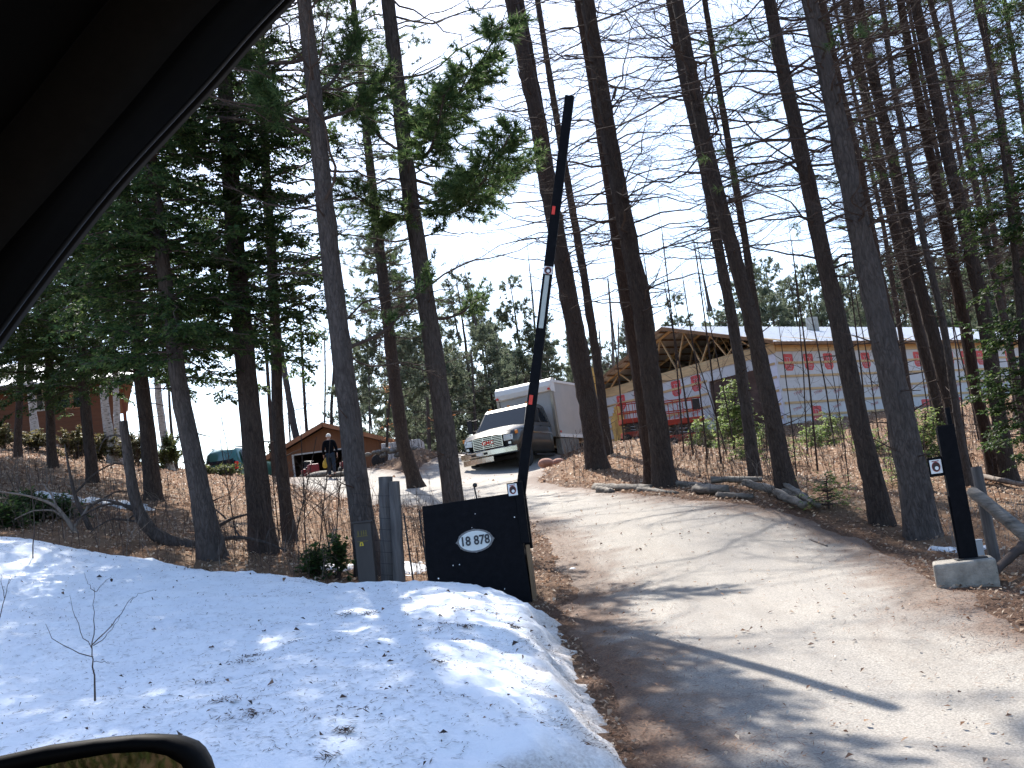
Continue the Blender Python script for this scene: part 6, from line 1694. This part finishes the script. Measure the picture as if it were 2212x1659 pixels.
fir(1588, 1000, 815, 33, 62, 'bright green young fir standing in front of the dark barn doorway', 1, dens=60, size=(.07, .13))
fir(1515, 975, 905, 38, 45, 'low green fir just right of the scissor lift', 2, dens=44, size=(.08, .14))
fir(1660, 985, 900, 36, 40, 'small yellow green fir at the foot of the near barn corner', 3, dens=30, size=(.07, .13))
fir(1790, 985, 895, 33, 44, 'small loose fir below the side wall, left of the thickest grey trunk', 4, dens=30, size=(.06, .12))
fir(1755, 1000, 920, 30, 36, 'low sparse green fir on the slope between two dark trunks', 5, dens=22, size=(.06, .11))
fir(1880, 1000, 930, 27, 40, 'yellow green fir half behind the dark brown trunk', 6, dens=24, size=(.05, .1))
fir(2000, 1085, 880, 22, 55, 'darker young fir between the thickest grey trunk and the support post', 7, dens=70, size=(.05, .09))
fir(1790, 1105, 1062, 15.5, 42, 'small dark green fir seedling at the right end of the log row', 8, dens=26)
fir(1610, 1010, 950, 27, 40, 'green fir seedling beside the slim grey trunk', 9, dens=26, size=(.05, .09))
fir(1940, 1030, 965, 19, 36, 'low fir behind the foot of the thickest grey trunk', 10, dens=26)
fir(1700, 1010, 955, 25, 35, 'tiny green fir right of the dark trunk at the barn corner', 11, dens=22)
BUSH = foliage('bush_leaves', [(.03, .05, .018), (.06, .085, .025), (.10, .12, .04), (.14, .15, .06)], .4)
SCRUB = foliage('olive_scrub_leaves', [(.05, .045, .02), (.085, .085, .03), (.12, .115, .045), (.15, .12, .06)], .4)
def bush(u, v, vt, depth, rpx, label, seed, fol=BUSH, group=None, n=60, name='evergreen_bush'):
    rng = np.random.default_rng(1800 + seed)
    b = P(u, v, depth); x = b[0]; z = float(grounded(np.array([x]), np.array([depth]))[0][0])
    H = max(.22, P(u, vt, depth)[2] - z); R = rpx * depth / F_
    az = rng.uniform(0, 6.283, n); L = rng.uniform(.6, 1.1, n)
    K = 6; s = np.linspace(0, 1, K)[None, :]
    sp = rng.uniform(.1, 1, n)
    dx, dy = np.cos(az) * R * sp, np.sin(az) * R * sp
    Pp = np.stack([x + dx[:, None] * s, depth + dy[:, None] * s, z - .05 + (H * L * np.sqrt(1 - .7 * sp ** 2))[:, None] * s ** .75], -1) + np.cumsum(rng.normal(0, .015, (n, K, 3)), 1)
    c = MB().tubes(Pp, np.full((n, K), .008) * (1.2 - s), 4)
    Q, Rq, _ = twigs(Pp, np.full(n, H), 12 / max(H, .5), .25, rng, tl=(.15, .4), flat=.6)
    c.tubes(Q, Rq, 3)
    sprays(c, Q, rng, 14, (.045 * max(1, depth / 24), .085 * max(1, depth / 24)), .5, m=1)
    o = c.build(name, [TWIG, fol], None, (x, depth, z))
    return tag(o, label, 'bush', group)
bush(485, 1062, 1046, 40, 48, 'dense evergreen bush in front of the teal SUV', 1, BUSH, None, 34)
bush(440, 1056, 1044, 39, 24, 'smaller bush left of the bush in front of the SUV', 2, BUSH, None, 20)
bush(365, 1010, 945, 36, 45, 'green bush between the white birch and the leaning grey trunk', 3, BUSH, None, 30)
bush(300, 1000, 940, 38, 40, 'olive scrub on the skyline right of the wooden house', 4, SCRUB, None, 26)
bush(235, 990, 935, 38, 45, 'olive scrub below the right end of the wooden house', 5, SCRUB, None, 22)
bush(165, 985, 930, 38, 45, 'olive scrub below the house windows', 6, SCRUB, None, 24)
bush(80, 975, 930, 38, 50, 'olive scrub below the narrow house window', 7, SCRUB, None, 22)
bush(10, 975, 925, 37, 55, 'olive scrub below the left house wall at the picture edge', 8, SCRUB, None, 24)
bush(60, 1130, 1075, 16, 62, 'dark spreading juniper on the bank above the snow at the left', 9, CEDAR, None, 42)
bush(135, 1125, 1085, 16.5, 45, 'dark juniper right of the bigger juniper above the snow', 10, CEDAR, None, 20)
bush(10, 1150, 1100, 15, 45, 'dark juniper at the picture edge above the snow', 11, CEDAR, None, 26)
bush(728, 1215, 1172, 12.9, 26, 'small dark evergreen shrub left of the utility pedestal', 12, CEDAR, None, 6)
bush(685, 1222, 1195, 13, 26, 'low evergreen shrub at the snow edge between the thin trunk and the pedestal', 13, CEDAR, None, 12)
bush(590, 1000, 965, 60, 26, 'dark bush at the left end of the garage', 14)
# green growth on the far side of the road, seen only in the door mirror
x = RNG.uniform(-2, 22, 16000); y = RNG.uniform(-14, -1.8, 16000)
z = height(x, y); n = len(x)
a = RNG.uniform(0, 6.283, n); hh = RNG.uniform(.12, .38, n); wv = RNG.uniform(.012, .03, n)
p = np.stack([x, y, z - .02], -1); s = np.stack([np.cos(a), np.sin(a), 0 * a], -1) * wv[:, None]
tp_ = p + np.stack([RNG.normal(0, .12, n), RNG.normal(0, .12, n), hh], -1)
gm = MB().add(np.stack([p - s, p + s, tp_], 1).reshape(-1, 3), tris=np.arange(3 * n).reshape(-1, 3))
setting(gm.build('verge_grass', foliage('verge_grass_blades', [(.03, .05, .012), (.07, .085, .02), (.12, .10, .04), (.05, .035, .02)], .4)), 'stuff')

sapling([(500, 1040), (492, 970), (478, 900)], 42, 2, 3.0, 'spreading leafless shrub against the sky above the teal SUV', None, 95, 'leafless_shrub', 'shrub', per=10)
sapling([(445, 1045), (430, 990), (418, 930)], 41, 2, 2.4, 'leafless shrub against the sky left of the teal SUV', None, 96, 'leafless_shrub', 'shrub', per=10)
# ------------------------------------------------------------------ litter, needles, brush
def in_view(x, y): return (np.abs(x) < 2.5 + y * .62)
LEAF = foliage('dead_leaves', [(.11, .065, .04), (.22, .14, .085), (.36, .26, .175), (.50, .41, .31), (.17, .10, .06)], .25, .6)
NEED = foliage('rusty_needles', [(.10, .045, .024), (.17, .078, .04), (.25, .13, .07)], .15, .7)
DARKBITS = foliage('dark_cones_and_twigs', [(.02, .014, .012), (.05, .032, .024), (.09, .05, .03)], .05, .8)
def flakes(x, y, z, ln, wd, rng, tilt=.45, curl=.25):
    n = len(x); a = rng.uniform(0, 6.283, n)
    d = nrm(np.stack([np.cos(a), np.sin(a), rng.normal(0, tilt, n)], -1))
    s = nrm(np.cross(d, np.array([0, 0, 1.0]) + rng.normal(0, tilt, (n, 3))))
    p = np.stack([x, y, z], -1)
    up = np.array([0, 0, 1.0])
    v = np.stack([p - d * ln[:, None] / 2, p + s * wd[:, None] / 2 + up * (curl * wd)[:, None], p + d * ln[:, None] / 2, p - s * wd[:, None] / 2 + up * (curl * wd)[:, None]], 1).reshape(-1, 3)
    return MB().add(v, np.arange(4 * n).reshape(-1, 4))
rl = np.random.default_rng(33)
def scatter(n, y0, y1, p=1.0):
    u = rl.random(n); y = (y0 ** (1 - p) + u * (y1 ** (1 - p) - y0 ** (1 - p))) ** (1 / (1 - p)) if p != 1 else y0 * (y1 / y0) ** u
    x = rl.uniform(-1, 1, n) * (2.5 + y * .56)
    return x, y
x, y = scatter(150000, 6, 58, .6)
z, rd = grounded(x, y)
sn = sdist(x, y, SNOW)
k = (sn < .02) & ((rd < -.05) | (rl.random(len(x)) < .012))
k &= ~((np.abs(x - bc[0] - 6) < 8) & (y > 52))
dens = .35 + 1.1 * (fbm(x * .5, y * .5, 40) + .3)
k &= rl.random(len(x)) < dens
x, y, z, rd = x[k], y[k], z[k], rd[k]
z = np.where(rd > .1, height(x, y) + .02, z)
ln = rl.uniform(.035, .085, len(x)) * np.clip(y / 18, .65, 1.7)
o = flakes(x, y, z + .012 + rl.random(len(x)) * .02, ln, ln * rl.uniform(.45, .8, len(x)), rl).build('leaf_litter', LEAF); setting(o, 'stuff')
# rusty needles on both shoulders of the drive and drifting over its edges
x, y = scatter(320000, 5.2, 24, 1.25)
rd = roadin(x, y); sn = sdist(x, y, SNOW)
e = np.where((x < 1.4) & (y < 12.5), np.exp(-np.maximum(rd, 0) / .42), np.exp(-np.maximum(rd, 0) / .30)) * np.where(rd < -2.5, .35, 1)
k = (sn < .0) & (rl.random(len(x)) < e * (.35 + 1.3 * (fbm(x * 1.2, y * 1.2, 41) + .25)))
x, y, rd = x[k], y[k], rd[k]
z = np.where(rd > .0, height(x, y) + .016, grounded(x, y)[0])
ln = rl.uniform(.04, .085, len(x))
o = flakes(x, y, z + .006 + .012 * rl.random(len(x)), ln, rl.uniform(.003, .006, len(x)) * np.clip(y / 9, 1, 2), rl, .2, .0).build('needle_litter', NEED); setting(o, 'stuff')
# pebbles, leaves and twigs strewn over the drive
x, y = scatter(5200, 5.2, 36, 1.0)
rd = roadin(x, y); k = rd > .05; x, y = x[k], y[k]
ln = rl.uniform(.012, .05, len(x)) * rl.choice([.6, 1, 1.2], len(x))
o = flakes(x, y, height(x, y) + .024, ln, ln * rl.uniform(.15, .7, len(x)), rl, .35, .3).build('drive_debris', [foliage('drive_bits', [(.07, .035, .02), (.16, .08, .045), (.32, .20, .12), (.50, .44, .36)], .1)]); setting(o, 'stuff')
# needles, cones and leaves on the snow
n = 150000
x = rl.uniform(-9, 1.2, n); y = rl.uniform(3.8, 14, n)
d = sdist(x, y, SNOW)
prob = .26 + .5 * sstep(-4.2, .6, x) * sstep(11.5, 6, y) + .30 * (fbm(x * .9, y * .9, 42)) + .5 * np.exp(-np.maximum(d, 0) / .25) * sstep(-3, .5, x)
k = (d > .04) & (rl.random(n) < prob)
x, y = x[k], y[k]
z = snow_z(x, y)
ln = rl.uniform(.02, .065, len(x))
o = flakes(x, y, z + .004, ln, rl.uniform(.0026, .0055, len(x)), rl, .15, 0).build('snow_needles', DARKBITS); setting(o, 'stuff')
n = 2200
x = rl.uniform(-9, 1.2, n); y = rl.uniform(4, 14, n); d = sdist(x, y, SNOW)
k = (d > .05) & (rl.random(n) < .35 + .4 * sstep(-3, .5, x)); x, y = x[k], y[k]
z = snow_z(x, y); ln = rl.uniform(.012, .05, len(x)) * rl.choice([.6, 1, 1.3], len(x))
o = flakes(x, y, z + .010, ln, ln * rl.uniform(.3, .7, len(x)), rl, .5, .4).build('snow_debris', foliage('snow_bits', [(.02, .013, .01), (.035, .022, .016), (.06, .03, .02), (.22, .12, .07)], .05)); setting(o, 'stuff')
# clumps of needles melted out along the road edge of the bank
cx, cy, cz = [], [], []
for _ in range(34):
    x0 = rl.uniform(-2.2, .6); y0 = rl.uniform(4.4, 9.5)
    if sdist(np.array([x0]), np.array([y0]), SNOW)[0] < .06: continue
    m_ = rl.integers(20, 90)
    s_ = rl.uniform(.02, .09)
    cx += list(x0 + rl.normal(0, s_, m_)); cy += list(y0 + rl.normal(0, s_ * .8, m_))
x, y = np.array(cx), np.array(cy); z = snow_z(x, y); k = z > -9; x, y, z = x[k], y[k], z[k]
ln = rl.uniform(.02, .06, len(x))
o = flakes(x, y, z + .006 + rl.random(len(x)) * .012, ln, rl.uniform(.003, .008, len(x)), rl, .4, 0).build('needle_clumps', DARKBITS); setting(o, 'stuff')

def brush(n, xr, yr, hr, seed, name, mt, excl_road=.0, lean=.25, fork=True, mask=None):
    rng = np.random.default_rng(seed)
    x = rng.uniform(*xr, n); y = rng.uniform(*yr, n)
    k = (roadin(x, y) < -.25 - excl_road) & (sdist(x, y, SNOW) < -.1)
    if mask is not None: k &= mask(x, y)
    k &= rng.random(n) < .3 + 1.2 * (fbm(x * .6, y * .6, seed) + .25)
    x, y = x[k], y[k]; n = len(x)
    z = grounded(x, y)[0]
    H = rng.uniform(*hr, n); a = rng.uniform(0, 6.283, n); l = np.abs(rng.normal(0, lean, n))
    s = np.linspace(0, 1, 4)[None, :]
    Pp = np.stack([x[:, None] + np.cos(a)[:, None] * (l * H)[:, None] * s ** 1.6, y[:, None] + np.sin(a)[:, None] * (l * H)[:, None] * s ** 1.6, z[:, None] - .03 + H[:, None] * s], -1)
    Pp[:, 1:] += rng.normal(0, .02, (n, 3, 3)) * H[:, None, None]
    th = np.clip(y / 16, 1, 1.7)[:, None]
    m_ = MB().tubes(Pp, (.0024 + .0018 * H)[:, None] * (1.1 - .8 * s) * th, 3)
    Q, Rq, idx = twigs(Pp, H, 7, .25, rng, tl=(.08, .32), spread=(20, 60), flat=.9)
    Q[:, 1:, 2] += np.abs(rng.normal(.05, .05, (len(Q), 2)))
    m_.tubes(Q, Rq * th[idx], 3)
    return setting(m_.build(name, mt), 'stuff')
brush(1500, (-13, -.6), (12.4, 16.5), (.15, .8), 51, 'dead_brush', TWIG, 0, .4)
brush(700, (-14, -.6), (12.4, 24), (.15, .7), 52, 'pale_dead_brush', TWIG_PALE, 0, .6)
brush(1100, (-24, -2), (16, 40), (.25, .9), 53, 'hillside_brush', TWIG, 0, .3)
brush(900, (1.5, 15), (13, 24), (.2, .9), 54, 'roadside_brush', TWIG, 0, .45, True, lambda x, y: x > 1.5 + (y > 17) * .8)
brush(1500, (.5, 22), (20, 40), (.2, .95), 55, 'slope_brush', TWIG, .2, .4)
brush(1100, (.5, 22), (20, 42), (.2, 1.0), 56, 'pale_slope_brush', TWIG_PALE, .2, .8)
brush(260, (-6, 0), (43, 50), (.3, 1.4), 57, 'mound_brush', TWIG, .2, .4)
brush(420, (4.4, 8), (8, 14), (.1, .5), 58, 'edge_brush', TWIG_PALE, .2, .8)
